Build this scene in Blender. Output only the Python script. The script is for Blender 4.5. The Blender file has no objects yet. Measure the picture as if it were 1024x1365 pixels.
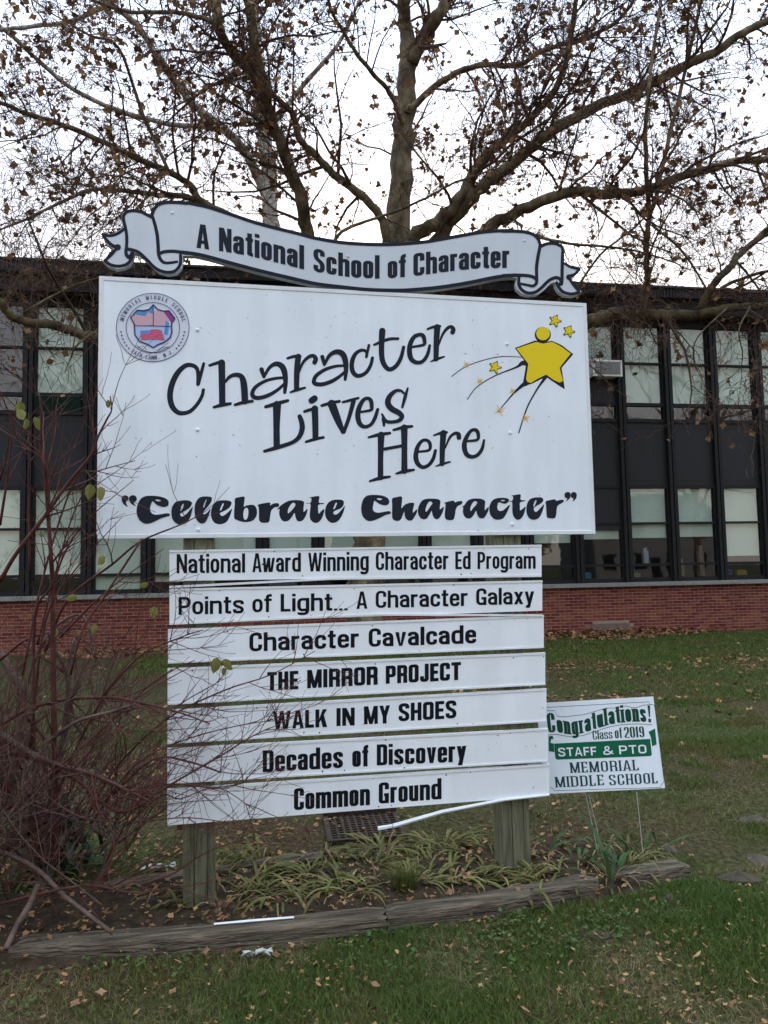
import bpy, math, random
import numpy as np
from mathutils import Vector, Matrix
from mathutils.geometry import tessellate_polygon
random.seed(7); rng = np.random.default_rng(7)
SC = bpy.context.scene
COL = SC.collection
R_ = math.radians

# ------------------------------------------------------------------ camera
CAM_LOC = Vector((-0.61777, -3.58042, 1.54893))
FOC = 997.27                                   # focal length in photo pixels (photo 1024 x 1365)
_yaw, _pit, _rol = R_(11.4628), R_(4.2912), R_(-1.0682)
_f = Vector((math.sin(_yaw)*math.cos(_pit), math.cos(_yaw)*math.cos(_pit), math.sin(_pit)))
_r = Vector((math.cos(_yaw), -math.sin(_yaw), 0)); _u = _r.cross(_f)
CR = _r*math.cos(_rol)+_u*math.sin(_rol); CU = -_r*math.sin(_rol)+_u*math.cos(_rol); CF = _f
cam = bpy.data.cameras.new('camera'); camo = bpy.data.objects.new('camera', cam); COL.objects.link(camo)
m = Matrix((CR, CU, -CF)).transposed().to_4x4(); m.translation = CAM_LOC; camo.matrix_world = m
cam.sensor_fit = 'VERTICAL'; cam.sensor_height = 36.0; cam.sensor_width = 27.0
cam.lens = FOC/1365*36.0; cam.clip_start = 0.05; cam.clip_end = 2000
SC.camera = camo

# ------------------------------------------------------------------ light
w = bpy.data.worlds.new('World'); SC.world = w; w.use_nodes = True
nt = w.node_tree; nt.nodes.clear()
def N(nt, t, **k):
    n = nt.nodes.new(t)
    for a, b in k.items(): setattr(n, a, b)
    return n
out = N(nt, 'ShaderNodeOutputWorld'); bg = N(nt, 'ShaderNodeBackground')
sky = N(nt, 'ShaderNodeTexSky', sky_type='NISHITA'); sky.sun_disc = False
SUN_EL, SUN_AZ = R_(14), R_(12)                # low sun, behind the school
sky.sun_elevation = SUN_EL; sky.sun_rotation = SUN_AZ; sky.altitude = 50
sky.air_density = 1.0; sky.dust_density = 2.2; sky.ozone_density = 1.2
# high even overcast: warmer at the horizon, bluer and brighter towards the zenith as overcast skies are, raised there to light the sign, with faint cloud tone
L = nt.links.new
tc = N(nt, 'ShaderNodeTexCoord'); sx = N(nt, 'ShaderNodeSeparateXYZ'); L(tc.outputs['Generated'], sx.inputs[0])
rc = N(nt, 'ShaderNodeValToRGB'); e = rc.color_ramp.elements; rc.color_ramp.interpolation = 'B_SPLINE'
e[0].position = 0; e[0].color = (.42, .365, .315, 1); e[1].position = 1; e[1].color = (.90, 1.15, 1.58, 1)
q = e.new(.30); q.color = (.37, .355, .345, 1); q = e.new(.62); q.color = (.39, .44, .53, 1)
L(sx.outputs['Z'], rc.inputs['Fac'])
mp = N(nt, 'ShaderNodeMapping'); mp.inputs['Scale'].default_value = (1.2, 1.2, 3.5)
nz = N(nt, 'ShaderNodeTexNoise'); nz.inputs['Scale'].default_value = 2.2; nz.inputs['Detail'].default_value = 6
rp = N(nt, 'ShaderNodeValToRGB'); rp.color_ramp.elements[0].position = .30; rp.color_ramp.elements[1].position = .70
rp.color_ramp.elements[0].color = (.84, .84, .87, 1); rp.color_ramp.elements[1].color = (1, 1, 1, 1)
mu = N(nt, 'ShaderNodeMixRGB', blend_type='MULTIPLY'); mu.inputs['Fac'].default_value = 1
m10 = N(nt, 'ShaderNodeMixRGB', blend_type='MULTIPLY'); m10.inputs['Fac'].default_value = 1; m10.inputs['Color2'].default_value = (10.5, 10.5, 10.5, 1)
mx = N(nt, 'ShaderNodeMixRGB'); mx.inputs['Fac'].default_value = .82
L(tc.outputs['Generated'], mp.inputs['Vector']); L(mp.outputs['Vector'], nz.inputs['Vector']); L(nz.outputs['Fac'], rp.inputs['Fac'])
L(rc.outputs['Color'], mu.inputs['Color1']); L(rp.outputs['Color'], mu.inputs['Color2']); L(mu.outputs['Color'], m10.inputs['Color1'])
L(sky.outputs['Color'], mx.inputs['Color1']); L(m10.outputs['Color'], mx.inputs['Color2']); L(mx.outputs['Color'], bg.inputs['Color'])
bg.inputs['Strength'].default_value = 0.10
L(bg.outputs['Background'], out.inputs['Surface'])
sl = bpy.data.lights.new('sun', 'SUN'); sl.energy = 0.9; sl.angle = R_(14); sl.color = (1, .93, .84)
so = bpy.data.objects.new('sun', sl); COL.objects.link(so)
sd = Vector((math.sin(SUN_AZ)*math.cos(SUN_EL), math.cos(SUN_AZ)*math.cos(SUN_EL), math.sin(SUN_EL)))
so.rotation_euler = sd.to_track_quat('Z', 'Y').to_euler(); so.location = (0, 30, 30)
SC.view_settings.view_transform = 'Standard'; SC.view_settings.look = 'None'
SC.view_settings.exposure = 1.95; SC.view_settings.gamma = 1.0; SC.view_settings.use_curve_mapping = False
SC.cycles.max_bounces = 6; SC.cycles.transparent_max_bounces = 12; SC.cycles.diffuse_bounces = 3

# ------------------------------------------------------------------ helpers
def ray(px, py): return CF + CR*((px-512)/FOC) - CU*((py-682.5)/FOC)
def atY(px, py, Y):                            # world point seen at photo pixel, on the plane y = Y
    d = ray(px, py); return CAM_LOC + d*((Y-CAM_LOC.y)/d.y)
def atZ(px, py, z=0.0):
    d = ray(px, py); return CAM_LOC + d*((z-CAM_LOC.z)/d.z)
def mpp(P): return (Vector(P)-CAM_LOC).dot(CF)/FOC      # metres per pixel at a point

def tag(o, label=None, cat=None, group=None, kind=None):
    if label: o['label'] = label
    if cat: o['category'] = cat
    if group: o['group'] = group
    if kind: o['kind'] = kind
    return o
def empty(name, loc, label, cat, group=None, rz=0):
    o = bpy.data.objects.new(name, None); COL.objects.link(o); o.location = loc; o.rotation_euler = (0, 0, rz)
    o.empty_display_size = .1
    bpy_world[o] = Matrix.Translation(Vector(loc)) @ Matrix.Rotation(rz, 4, 'Z')
    return tag(o, label, cat, group)
bpy_world = {}
def link(name, mesh, parent=None, local=False):
    """mesh given in world coordinates unless local; parented without moving"""
    o = bpy.data.objects.new(name, mesh); COL.objects.link(o)
    if parent is not None:
        o.parent = parent
        if not local:
            o.matrix_parent_inverse = bpy_world.get(parent, Matrix()).inverted()
    bpy_world[o] = Matrix() if not local else bpy_world.get(parent, Matrix())
    return o
class MB:
    def __init__(s): s.v = []; s.f = []; s.mi = []
    def face(s, pts, mi=0):
        n = len(s.v); s.v += [tuple(p) for p in pts]; s.f.append(tuple(range(n, n+len(pts)))); s.mi.append(mi)
    def box(s, x0, x1, y0, y1, z0, z1, M=None, mi=0):
        n = len(s.v)
        P = [Vector(p) for p in ((x0,y0,z0),(x1,y0,z0),(x1,y1,z0),(x0,y1,z0),(x0,y0,z1),(x1,y0,z1),(x1,y1,z1),(x0,y1,z1))]
        if M: P = [M @ p for p in P]
        s.v += [tuple(p) for p in P]
        for q in ((0,3,2,1),(4,5,6,7),(0,1,5,4),(1,2,6,5),(2,3,7,6),(3,0,4,7)):
            s.f.append(tuple(n+i for i in q)); s.mi.append(mi)
    def tube(s, pts, rad, sides=6, cap=True, mi=0):
        pts = [Vector(p) for p in pts]; k = len(pts)
        if k < 2: return
        n0 = len(s.v); prev = None
        for i, p in enumerate(pts):
            t = (pts[min(i+1, k-1)]-pts[max(i-1, 0)])
            if t.length < 1e-9: t = Vector((0, 0, 1))
            t.normalize()
            if prev is None:
                a = t.cross(Vector((0, 0, 1)))
                if a.length < .1: a = t.cross(Vector((1, 0, 0)))
            else: a = prev - t*prev.dot(t)
            a.normalize(); prev = a; b = t.cross(a)
            r = rad[i] if hasattr(rad, '__len__') else rad
            for j in range(sides):
                c = 2*math.pi*j/sides
                q = p + a*(r*math.cos(c)) + b*(r*math.sin(c)); s.v.append((q.x, q.y, q.z))
        for i in range(k-1):
            for j in range(sides):
                a0 = n0+i*sides+j; a1 = n0+i*sides+(j+1) % sides
                s.f.append((a0, a1, a1+sides, a0+sides)); s.mi.append(mi)
        if cap:
            s.f.append(tuple(n0+j for j in reversed(range(sides)))); s.mi.append(mi)
            s.f.append(tuple(n0+(k-1)*sides+j for j in range(sides))); s.mi.append(mi)
    def mesh(s, name, mats, smooth=False):
        me = bpy.data.meshes.new(name); me.from_pydata(s.v, [], s.f); 
        if not isinstance(mats, (list, tuple)): mats = [mats]
        for m in mats: me.materials.append(m)
        if len(mats) > 1: me.polygons.foreach_set('material_index', s.mi)
        if smooth: me.polygons.foreach_set('use_smooth', [True]*len(s.f))
        me.update(); return me
    def build(s, name, mats, parent=None, smooth=False, local=False):
        return link(name, s.mesh(name, mats, smooth), parent, local)
def np_mesh(name, V, F, mat, smooth=False):
    """V (n,3) F (m,3) arrays of triangles"""
    me = bpy.data.meshes.new(name); V = np.ascontiguousarray(V, np.float32); F = np.ascontiguousarray(F, np.int32)
    me.vertices.add(len(V)); me.vertices.foreach_set('co', V.ravel())
    k = F.shape[1]
    me.loops.add(F.size); me.loops.foreach_set('vertex_index', F.ravel())
    me.polygons.add(len(F)); me.polygons.foreach_set('loop_start', np.arange(0, F.size, k, dtype=np.int32))
    me.polygons.foreach_set('loop_total', np.full(len(F), k, np.int32))
    if smooth: me.polygons.foreach_set('use_smooth', np.ones(len(F), bool))
    me.materials.append(mat); me.update(calc_edges=True); return me
def bevel(o, w=.004, seg=2):
    md = o.modifiers.new('bevel', 'BEVEL'); md.width = w; md.segments = seg; md.limit_method = 'ANGLE'; md.angle_limit = R_(40); return o
def catmull(P, closed=False, step=6):
    P = [np.array(p, float) for p in P]; n = len(P); out = []
    rngi = range(n) if closed else range(n-1)
    for i in rngi:
        a = P[(i-1) % n] if closed or i > 0 else 2*P[0]-P[1]
        b = P[i]; c = P[(i+1) % n]
        d = P[(i+2) % n] if closed or i+2 < n else 2*P[-1]-P[-2]
        for k in range(step):
            t = k/step
            out.append(.5*((2*b)+(-a+c)*t+(2*a-5*b+4*c-d)*t*t+(-a+3*b-3*c+d)*t**3))
    if not closed: out.append(P[-1])
    return out
def noise2(x, y, s, seed=0):
    """smooth value noise on numpy arrays"""
    x = np.asarray(x)/s+seed*17.3; y = np.asarray(y)/s+seed*9.1
    xi = np.floor(x).astype(int); yi = np.floor(y).astype(int); fx = x-xi; fy = y-yi
    fx = fx*fx*(3-2*fx); fy = fy*fy*(3-2*fy)
    def h(a, b):
        q = np.sin(a*127.1+b*311.7+seed*74.7)*43758.5453; return q-np.floor(q)
    return (h(xi,yi)*(1-fx)+h(xi+1,yi)*fx)*(1-fy)+(h(xi,yi+1)*(1-fx)+h(xi+1,yi+1)*fx)*fy

# ------------------------------------------------------------------ materials
def mat(name, col, rough=.7, var=.0, scale=6, bump=0.0, bscale=40, metal=0, stretch=(1,1,1), col2=None, col3=None,
        island=0.0, spec=.15, objrand=0.0, detail=6, translucent=0.0):
    m = bpy.data.materials.new(name); m.use_nodes = True; nt = m.node_tree; L = nt.links.new
    b = nt.nodes['Principled BSDF']; b.inputs['Roughness'].default_value = rough; b.inputs['Metallic'].default_value = metal
    b.inputs['Specular IOR Level'].default_value = spec
    b.inputs['Base Color'].default_value = (*col, 1)
    tc = N(nt, 'ShaderNodeTexCoord'); mp = N(nt, 'ShaderNodeMapping'); mp.inputs['Scale'].default_value = stretch
    L(tc.outputs['Object'], mp.inputs['Vector'])
    cur = None
    if var > 0 or col2:
        nz = N(nt, 'ShaderNodeTexNoise'); nz.inputs['Scale'].default_value = scale; nz.inputs['Detail'].default_value = detail
        nz.inputs['Roughness'].default_value = .65
        L(mp.outputs['Vector'], nz.inputs['Vector'])
        rp = N(nt, 'ShaderNodeValToRGB'); e = rp.color_ramp.elements
        c2 = col2 or tuple(c*(1-var) for c in col)
        e[0].position = .35; e[1].position = .65; e[0].color = (*c2, 1); e[1].color = (*col, 1)
        if col3: q = e.new(.5); q.color = (*col3, 1)
        L(nz.outputs['Fac'], rp.inputs['Fac']); cur = rp.outputs['Color']
    if island or objrand:
        hs = N(nt, 'ShaderNodeHueSaturation'); mr = N(nt, 'ShaderNodeMapRange')
        amt = island or objrand
        mr.inputs['To Min'].default_value = 1-amt; mr.inputs['To Max'].default_value = 1+amt
        if island: g = N(nt, 'ShaderNodeNewGeometry'); L(g.outputs['Random Per Island'], mr.inputs['Value'])
        else: g = N(nt, 'ShaderNodeObjectInfo'); L(g.outputs['Random'], mr.inputs['Value'])
        L(mr.outputs['Result'], hs.inputs['Value'])
        mr2 = N(nt, 'ShaderNodeMath', operation='MULTIPLY_ADD'); mr2.inputs[1].default_value = .028; mr2.inputs[2].default_value = .486
        L((g.outputs['Random Per Island'] if island else g.outputs['Random']), mr2.inputs[0]); L(mr2.outputs[0], hs.inputs['Hue'])
        if cur: L(cur, hs.inputs['Color'])
        else: hs.inputs['Color'].default_value = (*col, 1)
        cur = hs.outputs['Color']
    if cur: L(cur, b.inputs['Base Color'])
    if bump:
        n2 = N(nt, 'ShaderNodeTexNoise'); n2.inputs['Scale'].default_value = bscale; n2.inputs['Detail'].default_value = 5
        L(mp.outputs['Vector'], n2.inputs['Vector']); bp = N(nt, 'ShaderNodeBump'); bp.inputs['Strength'].default_value = bump
        bp.inputs['Distance'].default_value = .02
        L(n2.outputs['Fac'], bp.inputs['Height']); L(bp.outputs['Normal'], b.inputs['Normal'])
    if translucent:
        tr = N(nt, 'ShaderNodeBsdfTranslucent'); ms = N(nt, 'ShaderNodeMixShader'); ms.inputs[0].default_value = translucent
        if cur: L(cur, tr.inputs['Color'])
        else: tr.inputs['Color'].default_value = (*col, 1)
        L(b.outputs[0], ms.inputs[1]); L(tr.outputs[0], ms.inputs[2]); L(ms.outputs[0], nt.nodes['Material Output'].inputs['Surface'])
    return m
def sign_mat(name, col, amount=.5):
    """weathered painted board: faint blotches, small dark specks, scuffs"""
    m = bpy.data.materials.new(name); m.use_nodes = True; nt = m.node_tree; L = nt.links.new
    b = nt.nodes['Principled BSDF']; b.inputs['Roughness'].default_value = .5; b.inputs['Specular IOR Level'].default_value = .35
    tc = N(nt, 'ShaderNodeTexCoord')
    n1 = N(nt, 'ShaderNodeTexNoise'); n1.inputs['Scale'].default_value = 3; n1.inputs['Detail'].default_value = 8
    r1 = N(nt, 'ShaderNodeValToRGB'); e = r1.color_ramp.elements
    e[0].position = .3; e[1].position = .7; e[0].color = (*[c*.93 for c in col], 1); e[1].color = (*col, 1)
    n2 = N(nt, 'ShaderNodeTexNoise'); n2.inputs['Scale'].default_value = 45; n2.inputs['Detail'].default_value = 3
    r2 = N(nt, 'ShaderNodeValToRGB'); e = r2.color_ramp.elements; e[0].position = .66; e[1].position = .74
    n3 = N(nt, 'ShaderNodeTexNoise'); n3.inputs['Scale'].default_value = 4; n3.inputs['Detail'].default_value = 2
    r3 = N(nt, 'ShaderNodeValToRGB'); e = r3.color_ramp.elements; e[0].position = .44; e[1].position = .62
    mu = N(nt, 'ShaderNodeMath', operation='MULTIPLY'); mu2 = N(nt, 'ShaderNodeMath', operation='MULTIPLY'); mu2.inputs[1].default_value = amount
    mx = N(nt, 'ShaderNodeMixRGB'); mx.inputs['Color2'].default_value = (.22, .23, .23, 1)
    for n in (n1, n2, n3): L(tc.outputs['Object'], n.inputs['Vector'])
    L(n1.outputs['Fac'], r1.inputs['Fac']); L(n2.outputs['Fac'], r2.inputs['Fac']); L(n3.outputs['Fac'], r3.inputs['Fac'])
    L(r2.outputs['Color'], mu.inputs[0]); L(r3.outputs['Color'], mu.inputs[1]); L(mu.outputs[0], mu2.inputs[0])
    n4 = N(nt, 'ShaderNodeTexNoise'); n4.inputs['Scale'].default_value = 2.2; n4.inputs['Detail'].default_value = 6; m4 = N(nt, 'ShaderNodeMapping'); m4.inputs['Scale'].default_value = (4, 1, .5)
    r4 = N(nt, 'ShaderNodeValToRGB'); e = r4.color_ramp.elements; e[0].position = .42; e[0].color = (.95, .95, .94, 1); e[1].position = .60; e[1].color = (1, 1, 1, 1)
    x4 = N(nt, 'ShaderNodeMixRGB', blend_type='MULTIPLY'); x4.inputs['Fac'].default_value = 1
    L(tc.outputs['Object'], m4.inputs['Vector']); L(m4.outputs['Vector'], n4.inputs['Vector']); L(n4.outputs['Fac'], r4.inputs['Fac']); L(r1.outputs['Color'], x4.inputs['Color1']); L(r4.outputs['Color'], x4.inputs['Color2'])
    L(mu2.outputs[0], mx.inputs['Fac']); L(x4.outputs['Color'], mx.inputs['Color1']); L(mx.outputs['Color'], b.inputs['Base Color'])
    bp = N(nt, 'ShaderNodeBump'); bp.inputs['Strength'].default_value = .12; bp.inputs['Distance'].default_value = .004
    L(n2.outputs['Fac'], bp.inputs['Height']); L(bp.outputs['Normal'], b.inputs['Normal'])
    return m
M = dict(
  board=sign_mat('board_paint', (.86, .89, .94), .95), slat=sign_mat('slat_paint', (.88, .90, .93), .7),
  banner=sign_mat('banner_paint', (.64, .67, .72), .3),
  trim=mat('white_trim', (.80, .81, .82), .4, var=.12, scale=8), edge=mat('board_edge', (.42, .42, .41), .8, var=.3, scale=20),
  ink=mat('navy_ink', (.020, .024, .035), .8, var=.2, scale=10, spec=.15), black=mat('black_ink', (.006, .007, .010), .8, spec=.15),
  yellow=mat('yellow_ink', (.82, .60, .015), .6), orange=mat('orange_ink', (.75, .47, .12), .6),
  screw=mat('screw_paint', (.42, .46, .52), .4, var=.3, scale=60), rust=mat('rusty_steel', (.09, .055, .04), .8, var=.5, scale=30, bump=.3, bscale=60),
  post=mat('mossy_post', (.20, .185, .125), .9, scale=5, stretch=(7, 7, .7), col2=(.085, .080, .055), col3=(.14, .14, .085), bump=1, bscale=14),
  timber=mat('weathered_timber', (.22, .165, .115), .92, scale=4, stretch=(.8, 9, 9), col2=(.055, .042, .032), col3=(.12, .095, .07), bump=1.6, bscale=7),
  bark=mat('sycamore_bark', (.22, .168, .105), .9, scale=4.5, stretch=(1, 1, .55), col2=(.045, .032, .022), col3=(.115, .09, .052), bump=1, bscale=16),
  palebark=mat('pale_bark', (.36, .33, .28), .9, scale=3, stretch=(1, 1, .6), col2=(.13, .11, .09), bump=.8, bscale=14),
  twig=mat('twig_bark', (.10, .060, .042), .9, var=.3, scale=4),
  redtwig=mat('red_twig', (.125, .043, .033), .6, scale=14, col2=(.06, .024, .022)),
  greytwig=mat('grey_twig', (.15, .10, .078), .8, scale=14, col2=(.08, .05, .045), bump=.6, bscale=40),
  deadleaf=mat('dead_leaf', (.16, .085, .042), .8, island=.7, translucent=.12),
  litter=mat('leaf_litter', (.23, .12, .06), .85, island=.6),
  bigleaf=mat('fallen_leaf', (.36, .21, .11), .8, var=.35, scale=14, objrand=.35),
  yleaf=mat('yellow_green_leaf', (.22, .21, .06), .6, var=.35, scale=25, translucent=.3),
  grass=mat('grass_blade', (.072, .114, .024), .65, scale=.9, col2=(.145, .105, .038), col3=(.090, .118, .028), island=.4, translucent=.15),
  drygrass=mat('dry_blade', (.17, .122, .062), .8, island=.4),
  iris=mat('iris_blade', (.06, .105, .038), .5, var=.3, scale=9, objrand=.3, translucent=.2),
  daylily=mat('daylily_blade', (.10, .15, .026), .55, scale=7, col2=(.06, .095, .022), col3=(.15, .135, .045), objrand=.35, translucent=.2),
  straw=mat('dry_strap_leaf', (.25, .175, .09), .75, var=.4, scale=12, objrand=.3),
  frame=mat('dark_frame', (.014, .015, .016), .55, var=.15, scale=3), panel=mat('dark_panel', (.024, .025, .027), .5, var=.12, scale=1.2),
  groove=mat('black_joint', (.008, .008, .009), .8), roof=mat('roof_metal', (.035, .036, .042), .5, var=.2, scale=2),
  roofbrown=mat('soffit_wood', (.03, .024, .022), .8, var=.3, scale=4),
  sill=mat('stone_sill', (.24, .24, .22), .85, var=.25, scale=8), mortar=mat('mortar', (.33, .25, .21), .95, var=.3, scale=20, bump=.4),
  brick=mat('red_brick', (.185, .046, .030), .85, var=.35, scale=18, bump=.4, bscale=80, objrand=.35),
  brickstuff=mat('red_brick_far', (.185, .046, .030), .85, var=.3, scale=18, island=.35),
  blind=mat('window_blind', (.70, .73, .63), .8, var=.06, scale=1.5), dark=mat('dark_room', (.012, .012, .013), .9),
  curtain=mat('green_board', (.01, .035, .03), .6),
  acw=mat('air_conditioner_white', (.85, .85, .82), .5, var=.1, scale=10), acg=mat('air_conditioner_grille', (.16, .15, .14), .6),
  iron=mat('drain_iron', (.075, .05, .04), .8, var=.5, scale=30, bump=.5, bscale=50), hole=mat('drain_dark', (.004, .004, .004), 1),
  plastic=sign_mat('plastic_sheet', (.80, .83, .88), .1), green=mat('green_print', (.006, .115, .052), .5), navy=mat('navy_print', (.010, .060, .062), .5),
  gtext=mat('dark_green_print', (.004, .060, .034), .5),
  wire=mat('galvanised_wire', (.55, .53, .48), .4, metal=.6), stone=mat('field_stone', (.095, .075, .055), .9, var=.4, scale=9, bump=.8, bscale=20),
  paper=mat('white_scrap', (.50, .48, .44), .8, var=.15, scale=20), seal=mat('seal_white', (.68, .70, .78), .5),
  sblue=mat('seal_blue', (.10, .28, .55), .5), spink=mat('seal_pink', (.60, .38, .44), .5), spurple=mat('seal_purple', (.28, .05, .24), .5),
  slight=mat('seal_light', (.45, .52, .78), .5), snavy=mat('seal_navy', (.02, .025, .09), .5), sred=mat('seal_red', (.60, .09, .15), .5),
)
def glass_mat():
    m = bpy.data.materials.new('window_glass'); m.use_nodes = True; nt = m.node_tree; L = nt.links.new
    nt.nodes.remove(nt.nodes['Principled BSDF'])
    g = N(nt, 'ShaderNodeBsdfGlossy'); g.inputs['Roughness'].default_value = .02; t = N(nt, 'ShaderNodeBsdfTransparent'); t.inputs['Color'].default_value = (.86, .90, .89, 1)
    fr = N(nt, 'ShaderNodeFresnel'); fr.inputs['IOR'].default_value = 2.0
    tc = N(nt, 'ShaderNodeTexCoord'); nz = N(nt, 'ShaderNodeTexNoise'); nz.inputs['Scale'].default_value = 2.2; nz.inputs['Detail'].default_value = 2
    bp = N(nt, 'ShaderNodeBump'); bp.inputs['Strength'].default_value = .05; bp.inputs['Distance'].default_value = .02
    L(tc.outputs['Object'], nz.inputs['Vector']); L(nz.outputs['Fac'], bp.inputs['Height']); L(bp.outputs['Normal'], g.inputs['Normal'])
    ge = N(nt, 'ShaderNodeNewGeometry'); m1 = N(nt, 'ShaderNodeMath', operation='SUBTRACT'); m1.inputs[0].default_value = 1; L(ge.outputs['Backfacing'], m1.inputs[1]); m2 = N(nt, 'ShaderNodeMath', operation='MULTIPLY'); L(fr.outputs[0], m2.inputs[0]); L(m1.outputs[0], m2.inputs[1])
    ms = N(nt, 'ShaderNodeMixShader'); L(m2.outputs[0], ms.inputs[0]); L(t.outputs[0], ms.inputs[1]); L(g.outputs[0], ms.inputs[2])
    L(ms.outputs[0], nt.nodes['Material Output'].inputs['Surface']); return m
M['glass'] = glass_mat()
def ground_mat():
    m = bpy.data.materials.new('lawn_soil'); m.use_nodes = True; nt = m.node_tree; L = nt.links.new
    b = nt.nodes['Principled BSDF']; b.inputs['Roughness'].default_value = .95; b.inputs['Specular IOR Level'].default_value = .1
    tc = N(nt, 'ShaderNodeTexCoord')
    def nz(s, d=6):
        n = N(nt, 'ShaderNodeTexNoise'); n.inputs['Scale'].default_value = s; n.inputs['Detail'].default_value = d
        L(tc.outputs['Object'], n.inputs['Vector']); return n
    a = nz(.55, 8); fn = nz(30, 6)
    r = N(nt, 'ShaderNodeValToRGB'); e = r.color_ramp.elements
    e[0].position = .38; e[0].color = (.072, .050, .030, 1); e[1].position = .62; e[1].color = (.048, .064, .02, 1)
    r2 = N(nt, 'ShaderNodeValToRGB'); e = r2.color_ramp.elements; e[0].position = .35; e[0].color = (.45, .42, .4, 1); e[1].position = .7; e[1].color = (1.35, 1.3, 1.2, 1)
    mx = N(nt, 'ShaderNodeMixRGB', blend_type='MULTIPLY'); mx.inputs['Fac'].default_value = 1
    L(a.outputs['Fac'], r.inputs['Fac']); L(fn.outputs['Fac'], r2.inputs['Fac']); L(r.outputs['Color'], mx.inputs['Color1']); L(r2.outputs['Color'], mx.inputs['Color2'])
    L(mx.outputs['Color'], b.inputs['Base Color'])
    bp = N(nt, 'ShaderNodeBump'); bp.inputs['Strength'].default_value = .8; bp.inputs['Distance'].default_value = .03
    L(fn.outputs['Fac'], bp.inputs['Height']); L(bp.outputs['Normal'], b.inputs['Normal']); return m
M['ground'] = ground_mat()
M['soil'] = mat('bed_soil', (.065, .044, .028), .97, var=.6, scale=14, bump=1, bscale=30, spec=.1)
# ------------------------------------------------------------------ ground
g = MB(); g.face([(-400, -400, 0), (400, -400, 0), (400, 400, 0), (-400, 400, 0)])
go = g.build('ground', M['ground']); tag(go, kind='structure')
# planting bed: a slightly mounded sheet of soil between the timbers
bx0, bx1, by0, by1 = -2.6, 1.35, -.30, .42
nx, ny = 80, 18; V = []; F = []
for j in range(ny+1):
    for i in range(nx+1):
        x = bx0+(bx1-bx0)*i/nx; y = by0+(by1-by0)*j/ny
        e = min(1, min(i, nx-i)/5, min(j, ny-j)/2)
        V.append((x, y+.03*math.sin(x*2), .004+e*(.035+.03*float(noise2(x, y, .12, 3)))))
F = [(j*(nx+1)+i, j*(nx+1)+i+1, (j+1)*(nx+1)+i+1, (j+1)*(nx+1)+i) for j in range(ny) for i in range(nx)]
me = bpy.data.meshes.new('bed_soil'); me.from_pydata(V, [], F); me.materials.append(M['soil']); me.update()
tag(link('planting_bed', me), kind='structure')

# ------------------------------------------------------------------ school building
S0, BW, BA = -4.58320, 1.14106, -0.041816
BM = Matrix.Translation((0, 12.0, 0)) @ Matrix.Rotation(BA, 4, 'Z')     # local x along the facade, y into the building
school = empty('school_building', (0, 12, 0), 'long two storey school with dark panelled window bays over a red brick base', 'building', rz=BA)
def sb(k): return S0+BW*k
K0, K1 = -9, 22
XL, XR = sb(K0), sb(K1)
def bpart(mb, name, mt, parent=school, smooth=False): return mb.build(name, mt, parent, smooth, local=True)
w_ = MB(); w_.box(XL, XR, .25, .5, 3.30, 4.72); w_.box(XL, XR, .25, .5, 7.0, 7.5); w_.box(XL, XR, .3, .5, 0, 1.1)
w_.box(XL-.3, XL, 0, 12, 0, 7.4); w_.box(XR, XR+.3, 0, 12, 0, 7.4); w_.box(XL, XR, 11.7, 12, 0, 7.4)
bpart(w_, 'wall', M['panel'])
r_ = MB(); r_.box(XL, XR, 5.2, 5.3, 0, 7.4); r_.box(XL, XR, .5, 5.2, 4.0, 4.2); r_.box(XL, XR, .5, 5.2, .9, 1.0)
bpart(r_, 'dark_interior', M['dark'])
# roof: deep eave, ribbed metal fascia, cap flashing
rf = MB(); rf.box(XL-.6, XR+.6, -.50, 12.3, 7.46, 7.66); rf.box(XL-.6, XR+.6, -.56, -.40, 7.66, 7.705)
rfo = bpart(rf, 'roof', M['roof'])
so_ = MB(); so_.box(XL, XR, -.38, .25, 7.12, 7.455); bpart(so_, 'soffit', M['roofbrown'], rfo)
fr = MB(); x = XL
while x < XR:
    fr.box(x, x+.018, -.525, -.502, 7.465, 7.658); x += .075
o = bpart(fr, 'fascia_rib', M['roof'], rfo); o['kind'] = 'stuff'
# sill
sl_ = MB(); sl_.box(XL, XR, -.16, .2, 1.046, 1.135); bevel(bpart(sl_, 'window_sill', M['sill']), .008)
# mullions
mm = MB(); mm.box(-.085, -.012, -.10, .12, 1.14, 7.118); mm.box(.012, .085, -.10, .12, 1.14, 7.118); mm.box(-.011, .011, -.04, .1, 1.14, 7.118, mi=1)
mesh_mull = mm.mesh('mullion', [M['frame'], M['groove']])
def inst(name, mesh, loc, parent=school, scale=None):
    o = bpy.data.objects.new(name, mesh); COL.objects.link(o); o.parent = parent; o.location = loc
    if scale: o.scale = scale
    return o
for k in range(K0, K1+1): inst('mullion', mesh_mull, (sb(k), 0, 0))
hw = BW/2-.086
def frame_mesh(z0, z1, rails, nm):
    b = MB(); b.box(-hw, -hw+.045, -.03, .09, z0, z1); b.box(hw-.045, hw, -.03, .09, z0, z1)
    for a, c in rails: b.box(-hw+.045, hw-.045, -.035, .085, a, c)
    return b.mesh(nm, M['frame'])
f_up = frame_mesh(4.72, 7.118, [(4.72, 4.80), (5.09, 5.165), (6.06, 6.10), (6.935, 7.118)], 'window_frame')
f_lo = frame_mesh(1.14, 3.30, [(1.14, 1.225), (1.49, 1.545), (2.42, 2.465), (3.225, 3.30)], 'window_frame')
def boxmesh(nm, mt, *a):
    b = MB(); b.box(*a); return b.mesh(nm, mt)
pane_cache = {}
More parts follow.
